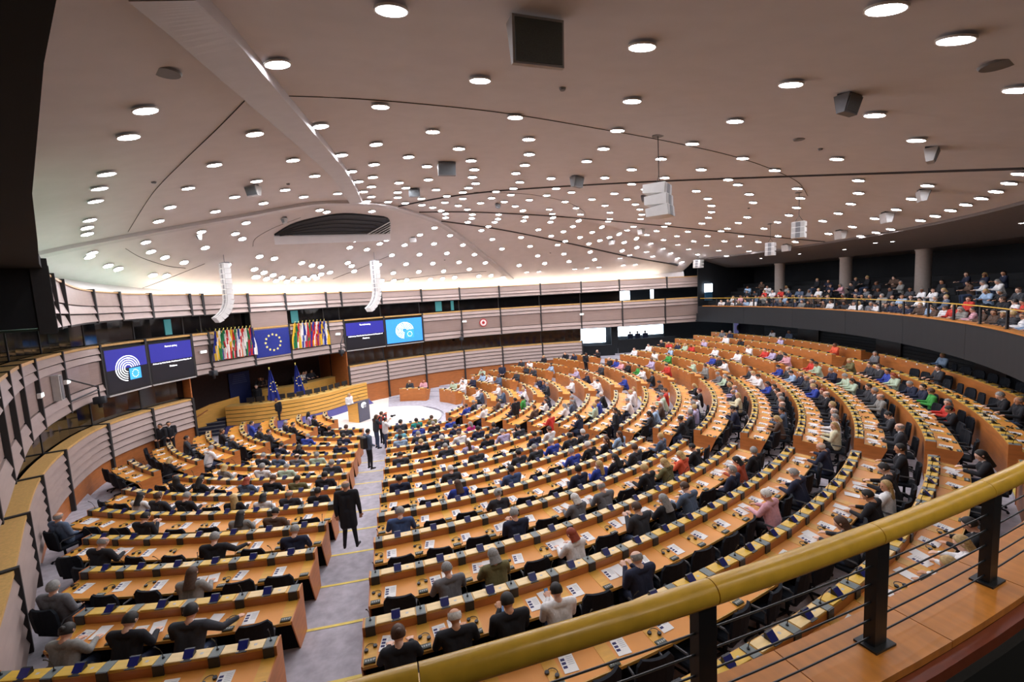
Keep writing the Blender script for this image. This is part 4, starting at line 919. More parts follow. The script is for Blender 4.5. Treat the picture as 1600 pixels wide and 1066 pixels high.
# ------------------------------------------------------------------ podium
M_PODW = mat('podium_wood', '#e6b055', .4, var=.1, scale=2, stretch=(1, 1, 8)); M_PODTOP = mat('podium_top', '#e2b868', .4, var=.08); M_PURP = mat('podium_violet', '#4c4a86', .8, var=.06); M_PODBACK = mat('podium_back', '#3a2623', .7, var=.15)
FR = Curve2([(-9.65, 2.28), (-8.3, 2.05), (-6.88, 2.1), (-5.9, 2.25), (-4.97, 2.59), (-3.93, 3.28), (-3.2, 4.05), (-2.62, 4.75), (-2.0, 5.3), (-1.3, 5.85)], uv=False)
LF = FR.S[-1]
pod = link('podium', None, loc=(-6, 3.2, FLOOR0), label='curved wooden podium with dark grooves and violet base', cat='podium')
po = np.array([-6, 3.2]); pz = FLOOR0
def pstrip(name, s0, s1, prof, m, step=.6):
    mb = MB(); mb.loft([[(x, y, z - pz) for x, y, z in r] for r in FR.strip(s0, s1, prof, step, po)], True, True); return link(name, mb.mesh(name, m), pod)
pstrip('violet_base', 0, LF, [(-.3, FLOOR0), (.7, FLOOR0), (.08, FLOOR0 + .3), (-.3, FLOOR0 + .3)], M_PURP)
for i in range(5):
    z0 = FLOOR0 + .3 + i * .245
    pstrip('board', 0, LF, [(-.04, z0 + .022), (.03, z0 + .022), (.03, z0 + .223), (-.04, z0 + .223)], M_PODW)
pstrip('groove_backing', 0, LF, [(-.1, FLOOR0 + .3), (-.02, FLOOR0 + .3), (-.02, -.96), (-.1, -.96)], M_POST)
pstrip('desk_top', 0, LF, [(-.75, -.98), (.05, -.98), (.05, -.93), (-.75, -.93)], M_PODTOP)
pstrip('floor_platform', 0, LF, [(-3.9, FLOOR0), (-.1, FLOOR0), (-.1, -1.7), (-3.9, -1.7)], M_PURP)
pstrip('rear_desk_front', .6, LF - .3, [(-2.5, -1.7), (-2.42, -1.7), (-2.42, -.5), (-2.5, -.5)], M_PODW)
pstrip('rear_desk_top', .6, LF - .3, [(-3.1, -.5), (-2.38, -.5), (-2.38, -.45), (-3.1, -.45)], M_PODTOP)
# dark back wall of the podium recess
mb = MB(); mb.loft(WALL.strip(36.9, 47.1, [(-4.6, -2.6), (-4.5, -2.6), (-4.5, 1.6), (-4.6, 1.6)], 1.0), True, True); mb.loft(WALL.strip(36.9, 47.1, [(-4.6, 1.54), (0, 1.54), (0, 1.6), (-4.6, 1.6)], 1.0), True, True)
link('wall_podium', mb.mesh('podium_back_wall', M_PODBACK), kind='structure', label='dark brown wall behind the podium')
for q in (36.85, 47.15):
    p0, p1 = WALL.at(q, -4.6), WALL.at(q, .0); flatwall('wall_podium', p0, p1, -2.6, 1.6, M_WALLW, label='side wall of the podium recess')
# blue panel with emblem on the back wall
p = WALL.at(42.0, -4.4); a = WALL.ang(42.2); mb = MB(); mb.box(-.7, .7, -.03, .03, -1.6, .75)
bpnl = link('emblem_panel', mb.mesh('emblem_panel', mat('panel_blue', '#2b3a7c', .6, var=.05)), loc=(p[0], p[1], 0), rz=a, label='tall blue panel with pale stripes behind the podium', cat='panel')
for i in range(5):
    mb = MB(); mb.box(-.5 + .03 * i, .5 - .03 * i, -.04, -.03, .0 + i * .13, .05 + i * .13); link('stripe', mb.mesh('stripe', mat('panel_stripe', '#5566a0', .6, var=0)), bpnl)
# stairs and wooden side panel at the left of the podium
st = link('stairs', None, loc=(-10.55, 1.35, FLOOR0), rz=math.radians(8), label='dark blue steps with grey edges up to the podium', cat='stairs')
for i in range(5):
    mb = MB(); mb.box(-.95, .95, .30 * i, 1.9, .155 * i, .155 * (i + 1)); link('step', mb.mesh('step', mat('step_navy', '#262b3f', .7, var=.1)), st)
    mb = MB(); mb.box(-.95, .95, .30 * i - .02, .30 * i + .06, .155 * (i + 1) - .03, .155 * (i + 1) + .006); link('nosing', mb.mesh('nosing', M_MGREY), st)
pn = link('side_panel', None, loc=(-12.0, 1.3, FLOOR0), rz=math.radians(38), label='wooden stair side panel with sloping rail left of the podium', cat='panel')
mb = MB(); mb.prism([(0, 0), (3.6, 0), (3.6, 1.9), (1.9, 1.75), (0, 1.25)], -.04, .04, 0, 'y'); 
pn_me = mb.mesh('board', M_PODW)
for v in pn_me.vertices: pass
link('board', pn_me, pn)
mb = MB(); mb.tube([(0.05, -.12, .7), (1.7, -.12, 1.45)], .03, 6); mb.tube([(.1, -.12, .0), (.1, -.12, .95)], .02, 6); link('handrail', mb.mesh('handrail', M_WALLW), pn)
# monitors along the podium edge
for i, s in enumerate(np.linspace(1.4, LF - .9, 13)):
    p = FR.at(s, -.45); a = FR.ang(s); m_ = link('monitor', None, loc=(p[0], p[1], -.93), rz=a + random.uniform(-.2, .2), label='black monitor number %s from the left along the podium desk' % NUMW[i], cat='monitor', group='monitors on the podium desk')
    mb = MB(); mb.cbox(-.23, .23, -.02, .02, .08, .38, .008); link('screen_housing', mb.mesh('screen_housing', M_BLACK), m_); mb = MB(); mb.box(-.1, .1, -.07, .09, 0, .015); mb.box(-.02, .02, -.01, .03, .015, .1); link('foot', mb.mesh('foot', M_BLACK), m_)
# the two flags on stands
def stand_flag(px, py, top, lb):
    X = atz(px, py, -1.7); o = link('flag_on_stand', None, loc=X, rz=math.radians(15), label=lb, cat='flag', group='blue starred flags on poles')
    mb = MB(); mb.lathe([(.2, 0), (.2, .03), (.03, .06)], 12); mb.tube([(0, 0, .03), (0, 0, top)], .018, 6); mb.sphere((0, 0, top + .03), .04, 8, 6); link('pole', mb.mesh('pole', M_STAR), o)
    mb = MB(); V = []; nx, nz = 11, 8
    for j in range(nz):
        f = j / (nz - 1); w = .06 + .36 * f
        for i in range(nx):
            u = i / (nx - 1); V.append(((u - .35) * 2 * w * .9, -.04 + .06 * math.sin(u * 13), top - .1 - 2.1 * f * (.92 + .08 * u)))
    for j in range(nz - 1):
        for i in range(nx - 1): mb.add([V[j * nx + i], V[j * nx + i + 1], V[(j + 1) * nx + i + 1], V[(j + 1) * nx + i]], [(0, 1, 2, 3)], 0, True)
    link('cloth', mb.mesh('cloth', M_EUB, fix=False), o)
    for i in range(9):
        mb = MB(); t = 2 * PI * i / 9; star(mb, .14 + .2 * math.sin(t), top - 1.2 + .32 * math.cos(t), .05, -.13, 0); link('star', mb.mesh('star', M_STAR), o)
stand_flag(428, 645, 2.9, 'blue starred flag on a pole left of the podium centre')
stand_flag(468, 634, 2.9, 'blue starred flag on a pole right of the podium centre')
# lectern with the speaker
X = atz(562, 657, FLOOR0); lec = link('lectern', None, loc=X, rz=math.radians(48), label='wooden lectern with grey front panel standing in the pale well', cat='lectern')
mb = MB(); mb.prism([(-.42, 0), (.42, 0), (.42, 1.05), (-.42, 1.32)], -.5, .5, 0, 'x'); link('body', mb.mesh('body', M_PODW), lec)
mb = MB(); mb.box(-.46, .46, -.48, -.42, .02, 1.3); link('front_panel', mb.mesh('front_panel', mat('lectern_grey', '#59596a', .6, var=.05)), lec)
mb = MB(); mb.prism([(-.5, 1.36), (.48, 1.08), (.48, 1.03), (-.5, 1.31)], -.55, .55, 0, 'x'); link('top', mb.mesh('top', M_MGREY), lec)
mb = MB(); logo(mb, -.02, 1.05, .42, -.484, 0, 1, 0); link('emblem', mb.mesh('emblem', [M_SCTXT, M_MGREY]), lec)
mb = MB(); mb.tube([(0, -.2, 1.25), (.02, -.05, 1.5), (.02, .08, 1.56)], .008, 5); link('microphone', mb.mesh('microphone', M_BLACK), lec)
d48 = math.radians(48); sp = X + np.array([-math.sin(d48) * .75, math.cos(d48) * .75, 0])
add_person('stand', sp, d48 + PI, 'white', 'blonde', 'bob', 'blonde person in white jacket speaking at the lectern', 'people standing in the chamber', bottom='white')
# people on and around the podium
def stander(px, py, z, pose, rz, top, hair, style, lb, bottom='black', sc=1.0, **kw):
    return add_person(pose, atz(px, py, z), rz, top, hair, style, lb, 'people standing in the chamber', bottom=bottom, sc=sc, **kw)
stander(436, 664, FLOOR0 + .01, 'stand_down', math.radians(160), 'black', 'brown', 'short', 'person in black suit standing before the podium', shirt='white')
stander(405, 642, -1.7, 'stand_down', math.radians(170), 'black', 'grey', 'short', 'person in dark suit standing left of the flags on the podium', shirt='white')
stander(476, 626, -1.7, 'stand_down', math.radians(170), 'navy', 'white', 'short', 'white-haired person in suit standing right of the flags on the podium', shirt='white')
stander(258, 716, -2.0, 'stand', math.radians(150), 'black', 'dark', 'short', 'dark-clad person standing by the slatted wall, left of a pair')
stander(270, 712, -2.0, 'stand', math.radians(200), 'black', 'dark', 'short', 'dark-clad person standing by the slatted wall, right of a pair')
for i, (px, py, top, hair) in enumerate(((352, 652, 'charcoal', 'dark'), (363, 649, 'black', 'brown'), (374, 646, 'brown', 'dark'), (497, 620, 'charcoal', 'dark'), (507, 617, 'black', 'brown'), (517, 615, 'white', 'dark'), (528, 612, 'charcoal', 'dark'), (480, 612, 'navy', 'dark'))):
    X = atz(px, py, -1.25); X = np.array([X[0], X[1], -1.72]); s_ = float(FR.S[((FR.P - X[:2]) ** 2).sum(1).argmin()]); p = FR.at(s_, -3.35 if py < 640 or i < 3 else -1.4)
    add_person('upright', (p[0], p[1], -1.7 + (.62 if py < 640 or i < 3 else 0)), FR.ang(s_) + PI, top, hair, 'short', 'person in %s seated at the podium, number %s from the left' % (LETTERS.get(top, top), NUMW[i]), 'people seated at the podium')
    add_chair((p[0], p[1], -1.7 + (.62 if py < 640 or i < 3 else 0)), FR.ang(s_) + PI, 'black chair at the podium, number %s from the left' % NUMW[i], False)
# standing people in the near aisle
def aisle_person(px, py, k, *a, **kw): return stander(px, py, ZF[k], *a, **kw)
aisle_person(549, 856, 2, 'stand_coat', math.radians(-6), 'black', 'grey', 'bald', 'tall person in long black coat standing with back turned in the aisle', sc=1.03)
aisle_person(579, 733, 6, 'stand', math.radians(-60), 'steel', 'dark', 'short', 'person in grey-blue shirt with black backpack walking down the aisle')
aisle_person(590, 701, 8, 'stand_cam', math.radians(-65), 'charcoal', 'brown', 'long', 'long-haired photographer in dark clothes at the aisle foot', bottom='jeans')
aisle_person(598, 694, 9, 'stand_cam', math.radians(-60), 'red', 'brown', 'short', 'photographer in red behind the other photographers', bottom='black')
aisle_person(604, 702, 8, 'stand_cam', math.radians(-70), 'white', 'dark', 'short', 'photographer in pale shirt with camera in the aisle', bottom='jeans', sc=.93)
X = atz(579, 733, ZF[6]); mb = MB(); mb.cbox(-.17, .17, -.1, .1, -.25, .25, .04); bp_ = link('backpack', mb.mesh('backpack', M_BLACK), loc=X + np.array([-.17, -.1, 1.22]), rz=math.radians(-60), label='black backpack on the person in the aisle', cat='backpack')
for px, py, k, lb in ((590, 701, 8, 'long-haired photographer'), (604, 702, 8, 'pale-shirted photographer')):
    X = atz(px, py, ZF[k]); a = math.radians(-65); c = link('photo_camera', None, loc=X + np.array([-math.sin(a) * .42, math.cos(a) * .42, 1.6]), rz=a, label='black camera raised by the ' + lb, cat='camera', group='cameras of the photographers')
    mb = MB(); mb.cbox(-.07, .07, -.04, .04, -.05, .05, .01); link('body', mb.mesh('body', M_BLACK), c); mb = MB(); mb.tube([(0, .04, 0), (0, .2, 0)], .038, 10); link('lens', mb.mesh('lens', M_BLACK), c)
for px, py, k, a, top, lb in ((964, 700, 4, 60, 'black', 'person in black standing between the central blocks'), (808, 672, 7, 30, 'black', 'person in black standing behind the front centre rows'), (786, 603, 8, 160, 'navy', 'person in navy standing on the far side of the rows'), (916, 585, 4, 200, 'black', 'person in dark suit standing in the far aisle')):
    stander(px, py, ZF[k], 'stand', math.radians(a), top, 'dark', 'short', lb)
for px, py, lb in ((995, 540, 'left'), (1009, 541, 'middle'), (1022, 540, 'right')):
    X = atz(px, 534, .35); p = WALL.at(73 + {'left': 0, 'middle': .75, 'right': 1.5}[lb], -1.9)
    add_person('stand', (p[0], p[1], -.85), math.radians(0), 'navy', 'dark', 'short', '%s of three people silhouetted before the bright lobby window' % lb, 'people standing in the chamber')
# ------------------------------------------------------------------ ceiling lamps (picture positions carried onto the dome)
LP = '''225,168 199,210 334,255 397,206 165,269 154,292 148,312 139,342 135,354 135,364 293,292 366,306 336,329 265,322 247,344 400,281 384,347 314,361 367,364 378,372
227,377 235,392 320,386 143,394 139,400 257,401 287,409 168,414 184,419 238,429 259,430 355,413 397,420 398,432 611,8 432,95 750,121 594,163 500,194 676,203
587,223 533,240 717,230 638,243 736,249 584,255 667,258 741,263 549,266 457,248 491,273 582,275 560,282 669,279 738,275 743,285 623,284 580,290 634,292 568,298
621,299 681,295 732,292 621,307 580,306 723,299 698,305 573,313 606,314 633,316 658,309 695,315 723,309 659,319 716,320 676,323 730,326 689,328 696,333 738,334
696,339 737,340 731,346 751,316 768,308 775,298 788,314 798,303 779,334 778,341 773,346 763,353 445,295 474,306 527,301 411,316 499,327 510,330 581,329 679,355
752,359 656,366 703,367 769,373 632,382 678,380 723,382 784,388 612,398 655,397 698,395 741,397 592,413 634,412 676,411 717,409 758,410 614,426 654,424 693,423
733,420 596,438 615,438 635,437 672,436 691,435 710,433 748,431 767,430 786,432 577,369 555,375 546,386 573,389 593,380 604,374 543,410 549,415 553,423 471,410
487,414 501,416 515,425 501,428 494,434 489,431 480,436 474,433 465,438 458,434 448,439 440,433 431,438 426,429 416,435 412,425 401,432 405,400 428,403 1004,67
988,154 805,180 965,201 826,215 943,230 827,239 1082,222 1149,186 1161,245 917,250 1033,246 820,256 987,263 1096,263 806,269 861,277 945,276 812,283 987,286 1039,276
869,293 802,293 1008,294 893,299 960,301 854,304 827,311 925,310 980,310 883,314 993,318 945,320 805,321 900,324 817,328 858,326 1000,326 953,331 863,333 907,334
1003,334 821,338 864,339 953,341 1001,341 818,344 860,346 904,344 950,345 1044,348 895,353 940,354 990,353 1038,353 980,359 880,361 925,362 841,358 1026,360 967,365
1011,366 1058,368 861,368 906,370 952,370 994,372 1037,374 883,376 937,375 975,378 1017,380 1059,382 920,380 814,370 871,382 828,384 995,386 1036,388 1076,389 972,391
922,393 1010,393 881,396 1048,395 984,398 840,399 1020,400 969,403 929,405 1059,403 1065,409 889,408 851,411 811,414 993,413 974,414 936,417 917,418 898,420 823,425
842,424 1075,361 1127,360 1137,356 1106,368 1158,368 1084,376 1132,376 1104,383 1154,384 1185,377 1123,391 1170,392 1090,397 1135,399 1100,404 1162,403 1143,406 1124,409
1104,411 1088,297 1106,309 1112,320 1112,330 1107,339 1097,348 1138,279 1153,287 1171,302 1177,315 1168,338 1154,347 1194,356 1387,5 1496,55 1237,127 1368,176 1433,216 1308,246
1211,264 1594,135 1342,280 1450,288 1246,293 1342,300 1578,284 1595,269 1557,297 1534,308 1510,318 1486,327 1462,336 1439,343 1426,309 1330,317 1401,326 1251,308 1245,323 1310,332
1233,335 1286,344 1367,340 1215,346 1332,353 1369,362 1392,357 1295,364 1345,368 1325,373 1216,368 1306,376 1243,377 1284,381 1242,390'''
LP = [tuple(map(float, p.split(','))) for p in LP.split()]
def disc_lamp(r, n, ml=None):
    mb = MB(); A = np.linspace(0, 2 * PI, n, endpoint=False); v = [(r * math.cos(a), r * math.sin(a), -.004) for a in A] + [(r * math.cos(a), r * math.sin(a), .01) for a in A]
    mb.add(v, [tuple(range(n - 1, -1, -1))], 0); mb.add(v, [tuple(range(n, 2 * n))] + [(i, (i + 1) % n, n + (i + 1) % n, n + i) for i in range(n)], 1)
    return mb.mesh('diffuser', [ml or M_LAMP, M_TRIMW])
ME_DIFF = disc_lamp(.175, 24)
mb = MB(); mb.lathe([(.176, -.012), (.195, -.012), (.195, .012), (.176, .012), (.176, -.012)], 24, smooth=False, caps=False); ME_TRIM = mb.mesh('trim_ring', M_TRIMW)
lamps = []
from mathutils.bvhtree import BVHTree
_bv = BVHTree.FromPolygons([v.co.copy() for v in ceiling.data.vertices], [tuple(p.vertices) for p in ceiling.data.polygons])
for (x, y) in LP:
    h = _bv.ray_cast(Vector(CAM), Vector(ray(x, y)))
    if h[0] is None: continue
    X = np.array(h[0]); n = np.array(h[1]); n = n if n[2] > 0 else -n
    lamps.append((np.linalg.norm(X - CAM), X, n))
lamps.sort(key=lambda t: t[0])
def tilt(n): return (math.asin(-n[1]), math.atan2(n[0], n[2]), 0)
for i, (d, X, n) in enumerate(lamps):
    if i < 300:
        L = link('ceiling_lamp', None, loc=X - .05 * n, rot=tilt(n), label='round white recessed lamp in the domed ceiling', cat='ceiling lamp', group='round lamps of the domed ceiling')
        link('diffuser', ME_DIFF, L); link('trim_ring', ME_TRIM, L)
rest = MB()
for d, X, n in lamps[300:]:
    for v in (0,): append_mesh(rest, ME_DIFF, (X[0], X[1], X[2] - .04), 0, {0: 0, 1: 1})
if rest.v: link('ceiling_lamp', rest.mesh('distant_lamps', [M_LAMP, M_TRIMW], fix=False), kind='stuff', label='the most distant small round ceiling lamps', cat='ceiling lamp')
ME_SMALL = disc_lamp(.09, 16); ME_GALL = disc_lamp(.175, 24, M_LAMPG)
mb = MB(); mb.lathe([(.091, -.01), (.11, -.01), (.11, .01), (.091, .01), (.091, -.01)], 16, smooth=False, caps=False); ME_SMT = mb.mesh('trim_ring', M_TRIMW)
for a, rr_ in ((54, 30.2), (69, 29.9), (71, 29.7), (77, 30.2), (84, 30), (91, 30), (40, 30), (25, 30), (-6, 29.9), (-3, 31.0), (-1, 29.8), (1.5, 31.0), (3.5, 29.8), (6, 31.0), (8.5, 29.8), (11, 31.0), (13.5, 29.9), (16, 31.0), (19, 30.0)):  # the lamps over the camera are unseen, added to light the near handrail
    p = pol(rr_, math.radians(a), ZGAL - .12 - (rr_ - RGAL) * .23 - .03)
    L = link('soffit_lamp', None, loc=p, label='small round lamp in the dark gallery soffit', cat='ceiling lamp', group='small lamps of the gallery soffit')
    link('diffuser', ME_GALL if a < 20 else ME_SMALL, L); link('trim_ring', ME_TRIM if a < 20 else ME_SMT, L)
# ------------------------------------------------------------------ ribs, seams
def ceil_poly(pts, n=10):
    c = catmull(pts, n); out = [on_ceiling(*q) for q in c]; return [o for o in out if o is not None]
tcount = 100
def rib(pts, w, h, m, name=None, label=None):
    global tcount
    P3 = ceil_poly(pts)
    if len(P3) < 3: return
    P3 = np.array(P3); t = np.gradient(P3, axis=0); t /= np.linalg.norm(t, axis=1)[:, None]
    rings = []
    for p, d in zip(P3, t):
        s = np.cross(d, (0, 0, 1)); s /= np.linalg.norm(s)
        zc = [ceil_z(*(p + s * q)[:2]) for q in (-w / 2, w / 2)]
        a = p - s * w / 2; b = p + s * w / 2
        rings.append([(a[0], a[1], zc[0] + .02), (b[0], b[1], zc[1] + .02), (b[0] - s[0] * .02, b[1] - s[1] * .02, zc[1] - h), (a[0] + s[0] * .02, a[1] + s[1] * .02, zc[0] - h)])
    mb = MB(); mb.loft(rings, True, True); tcount += 1
    return link('trim_%d' % tcount, mb.mesh('ceiling_rib', m), kind='structure', label=label)
rib([(250, -30), (300, 20), (400, 128), (480, 212), (530, 268), (556, 312)], .62, .16, M_RIB, label='wide rib running up to the eye of the ceiling')
rib([(50, 398), (110, 385), (250, 359), (380, 336), (480, 318), (545, 315), (600, 319), (640, 330)], .42, .14, M_RIB, label='curved rib above the eye of the ceiling')
rib([(640, 330), (680, 344), (720, 370), (760, 402), (800, 436)], .38, .14, M_RIB, label='curved rib falling to the podium wall')
rib([(622, 322), (700, 307), (800, 296), (1000, 284), (1200, 276), (1400, 269), (1600, 262)], .12, .05, M_SEAM)
rib([(655, 331), (740, 331), (860, 337), (1000, 349), (1200, 369), (1330, 381), (1380, 385)], .10, .05, M_SEAM)
rib([(690, 345), (780, 358), (880, 378), (980, 400), (1060, 414)], .12, .05, M_SEAM)
for pts in ([(383, 156), (340, 200), (290, 248), (240, 300), (200, 362)], [(435, 149), (560, 154), (700, 166), (800, 178), (920, 198), (1050, 222), (1160, 248), (1240, 280), (1262, 306)],
            [(740, 300), (820, 303), (880, 314), (912, 330), (914, 342)], [(196, 388), (220, 402), (260, 415), (290, 419)], [(212, 454), (260, 436), (320, 412)],
            [(612, 398), (560, 420), (520, 436)], [(600, 440), (680, 430), (760, 424)], [(395, 385), (400, 372), (430, 355), (470, 340)]):
    rib(pts, .035, .015, M_SEAM)
# ------------------------------------------------------------------ the eye: dark slab standing in for the opening's shade, louvres, pale lip below
low = ceil_poly([(428, 366), (480, 365), (540, 364), (609, 362)], 8); high = ceil_poly([(428, 366), (455, 350), (490, 340), (535, 333), (580, 336), (607, 341), (609, 362)], 8)
n_ = 24
def resamp(P3, n):
    P3 = np.array(P3); d = np.concatenate([[0], np.cumsum(np.linalg.norm(np.diff(P3, axis=0), axis=1))]); q = np.linspace(0, d[-1], n)
    return np.stack([np.interp(q, d, P3[:, i]) for i in range(3)], -1)
lo3, hi3 = resamp(low, n_), resamp(high, n_)
eye = link('ceiling_eye', None, loc=lo3[n_ // 2], label='dark eye-shaped opening in the ceiling above the podium', cat='ceiling opening')
oe = lo3[n_ // 2]
mb = MB(); dn = np.array([0, 0, -.10])
mb.loft([[lo3[i] - oe, lo3[i] + dn - oe, hi3[i] + dn - oe, hi3[i] - oe] for i in range(n_)], True, True); link('shade_slab', mb.mesh('shade_slab', M_EYESHADE), eye)
mb = MB(); mb.loft([[lo3[i] - oe + np.array(q) for q in ((0, 0, .02), (0, -.08, -.16), (0, 0, -.55), (0, .9, -.12))] for i in range(n_)], True, True); link('lip', mb.mesh('lip', M_CEIL), eye)
mb = MB()
for i in range(1, 5):
    f = i / 5; mb.tube([lo3[j] * (1 - f) + hi3[j] * f + np.array([0, 0, -.13]) - oe for j in range(1, n_ - 1)], .02, 4)
link('louvre', mb.mesh('louvre', M_BLACK), eye)
for i in range(6):
    f = .8 + .033 * i; j = int(f * (n_ - 1)); mb = MB(); mb.tube([lo3[j] + np.array([0, 0, -.15]) - oe, hi3[j] + np.array([0, 0, -.15]) - oe], .03, 5)
    link('white_louvre', mb.mesh('white_louvre', M_WHITE), eye)
# ------------------------------------------------------------------ boxes fixed to the ceiling, hanging loudspeakers
def ceil_box(x, y, wpx, label, big=False, dark=True, yaw=None):
    X = on_ceiling(x, y); d = (X - CAM) @ FW; w = wpx * d / FPX
    a = math.atan2(X[0] - 3, -(X[1] + 1)) if yaw is None else yaw
    b = link('ceiling_speaker', None, loc=(X[0], X[1], X[2]), rz=a, label=label, cat='loudspeaker', group='box loudspeakers on the ceiling')
    h = w * .75; t = w * .35
    mb = MB(); mb.prism([(-t, -.04), (t * .6, -.04), (t * .3, -h), (-t * .5, -h)], -w / 2, w / 2, 0, 'x'); link('cabinet', mb.mesh('cabinet', M_MGREY if dark else M_LGREY), b)
    mb = MB(); mb.prism([(-t - .01, -.08), (-t * .5 - .012, -h + .03), (-t * .5 - .02, -h + .03), (-t - .02, -.08)], -w / 2 + .02, w / 2 - .02, 0, 'x'); link('grille', mb.mesh('grille', mat('grille_grey', '#63686b', .6, var=.2, scale=90)), b)
    mb = MB(); mb.box(-w * .3, w * .3, -t * .5, t * .5, -.06, .12); link('bracket', mb.mesh('bracket', M_POST), b)
for x, y, w, lb, dk_ in ((697, 254, 27, 'grey box loudspeaker left of the long seam, above the central lamps', 1), (647, 295, 17, 'small grey loudspeaker just above the long rib junction', 1), (396, 290, 22, 'pale box loudspeaker left of the wide ceiling rib', 0),
                         (900, 276, 22, 'grey box loudspeaker right of the ceiling centre', 1), (1322, 148, 40, 'grey box loudspeaker on the right of the ceiling', 1), (1453, 231, 30, 'pale angled loudspeaker at the far right of the ceiling', 0), (777, 318, 10, 'tiny loudspeaker in the middle of the dome', 1),
                         (1004, 306, 12, 'loudspeaker behind the big hanging cluster', 1), (312, 366, 12, 'white loudspeaker below the curved rib at left', 0), (645, 371, 10, 'small white loudspeaker right of the dark eye', 0), (955, 375, 10, 'small white loudspeaker above the far seam', 0), (1001, 358, 11, 'small white loudspeaker under the hanging cluster', 0),
                         (1384, 332, 22, 'faint loudspeaker box near the right gallery edge', 0), (1440, 297, 24, 'faint loudspeaker box above the right gallery', 0), (1312, 360, 18, 'faint loudspeaker box over the column', 0), (1228, 382, 14, 'faint loudspeaker box over the far gallery', 0), (445, 340, 12, 'pale loudspeaker at the left tip of the dark eye', 0)):
    ceil_box(x, y, w, lb, dark=bool(dk_))
X = on_ceiling(836, 28); d = (X - CAM) @ FW; w = 86 * d / FPX; h = 62 * d / FPX
b = link('ceiling_speaker', None, loc=(X[0], X[1], X[2] - .02), rz=math.radians(2), label='large flat grey panel loudspeaker on the ceiling above the camera', cat='loudspeaker', group='box loudspeakers on the ceiling')
mb = MB(); mb.prism([(-.1, -.02), (.12, -.02), (.0, -h * 1.15), (-.06, -h * 1.15)], -w / 2, w / 2, 0, 'x'); link('cabinet', mb.mesh('cabinet', M_LGREY), b)
mb = MB(); mb.prism([(-.105, -.06), (-.07, -h * 1.1), (-.08, -h * 1.1), (-.115, -.06)], -w / 2 + .03, w / 2 - .03, 0, 'x'); link('grille', mb.mesh('grille', mat('grille_dark', '#5d6664', .6, var=.15, scale=90)), b)
for x, y, r in ((260, 112, .17), (1562, 99, .2), (1249, 217, .13)):
    X = on_ceiling(x, y); mb = MB(); mb.lathe([(.001, -.03), (r, -.03), (r + .02, .0), (.001, .0)], 20)
    link('air_vent', mb.mesh('air_vent', M_MGREY), loc=X, label={260: 'round dark air vent left of the wide rib', 1562: 'round dark air vent at the upper right', 1249: 'small round air vent near the right lamps'}[x], cat='vent')
for x, y in ((879, 137), (1282, 232), (450, 287), (240, 284), (860, 395), (695, 406), (1170, 325)):
    X = on_ceiling(x, y); mb = MB(); mb.lathe([(.001, -.05), (.05, -.05), (.07, 0), (.001, 0)], 12)
    link('smoke_detector', mb.mesh('smoke_detector', M_MGREY), loc=X, label='small grey smoke detector on the dome', cat='detector', group='smoke detectors on the dome')
def line_array(cx, cy, ybot, n, wpx, label, yaw, bend):
    X = on_ceiling(cx, cy); dep = (X - CAM) @ FW
    ztop = atdepth_z(cx, cy + 14, X); zb = atdepth_z(cx, ybot, X); w = wpx * dep / FPX; H = (ztop - zb) / n
    r = link('line_array', None, loc=(X[0], X[1], X[2]), rz=yaw, label=label, cat='loudspeaker', group='long hanging loudspeaker arrays')
    mb = MB(); mb.tube([(0, 0, 0), (0, 0, ztop - X[2])], .015, 5); mb.box(-w * .5, w * .5, -.12, .12, ztop - X[2], ztop - X[2] + .06); link('rigging', mb.mesh('rigging', M_MGREY), r)
    y, z, ang = 0.0, ztop - X[2], 0.0
    for i in range(n):
        if i > n * .55: ang += bend
        mb = MB(); mb.prism([(-.16, 0), (.16, 0), (.13, -H * .93), (-.16, -H * .93)], -w / 2, w / 2, 0, 'x')
        mb.box(-w * .5, -w * .14, -.18, -.16, -H * .9, -.02, 1); mb.box(w * .14, w * .5, -.18, -.16, -H * .9, -.02, 1); mb.box(-w * .1, w * .1, -.175, -.16, -H * .9, -.02, 2)
        link('cabinet', mb.mesh('cabinet', [M_WHITE, M_LGREY, M_MGREY]), r, loc=(0, y, z), rot=(-ang, 0, 0))
        z -= H * math.cos(ang); y += -H * math.sin(ang)
def atdepth_z(x, y, X):
    """height of the point seen at picture row y straight below or above X"""
    best = min(np.linspace(X[2] + 1, X[2] - 9, 800), key=lambda z: abs(px_of((X[0], X[1], z))[1] - y)); return float(best)
line_array(349, 398, 508, 12, 20, 'long curved white loudspeaker array hanging before the left flags', math.radians(-55), .2)
line_array(584, 394, 491, 12, 14, 'long curved white loudspeaker array hanging before the right screens', math.radians(-55), .2)
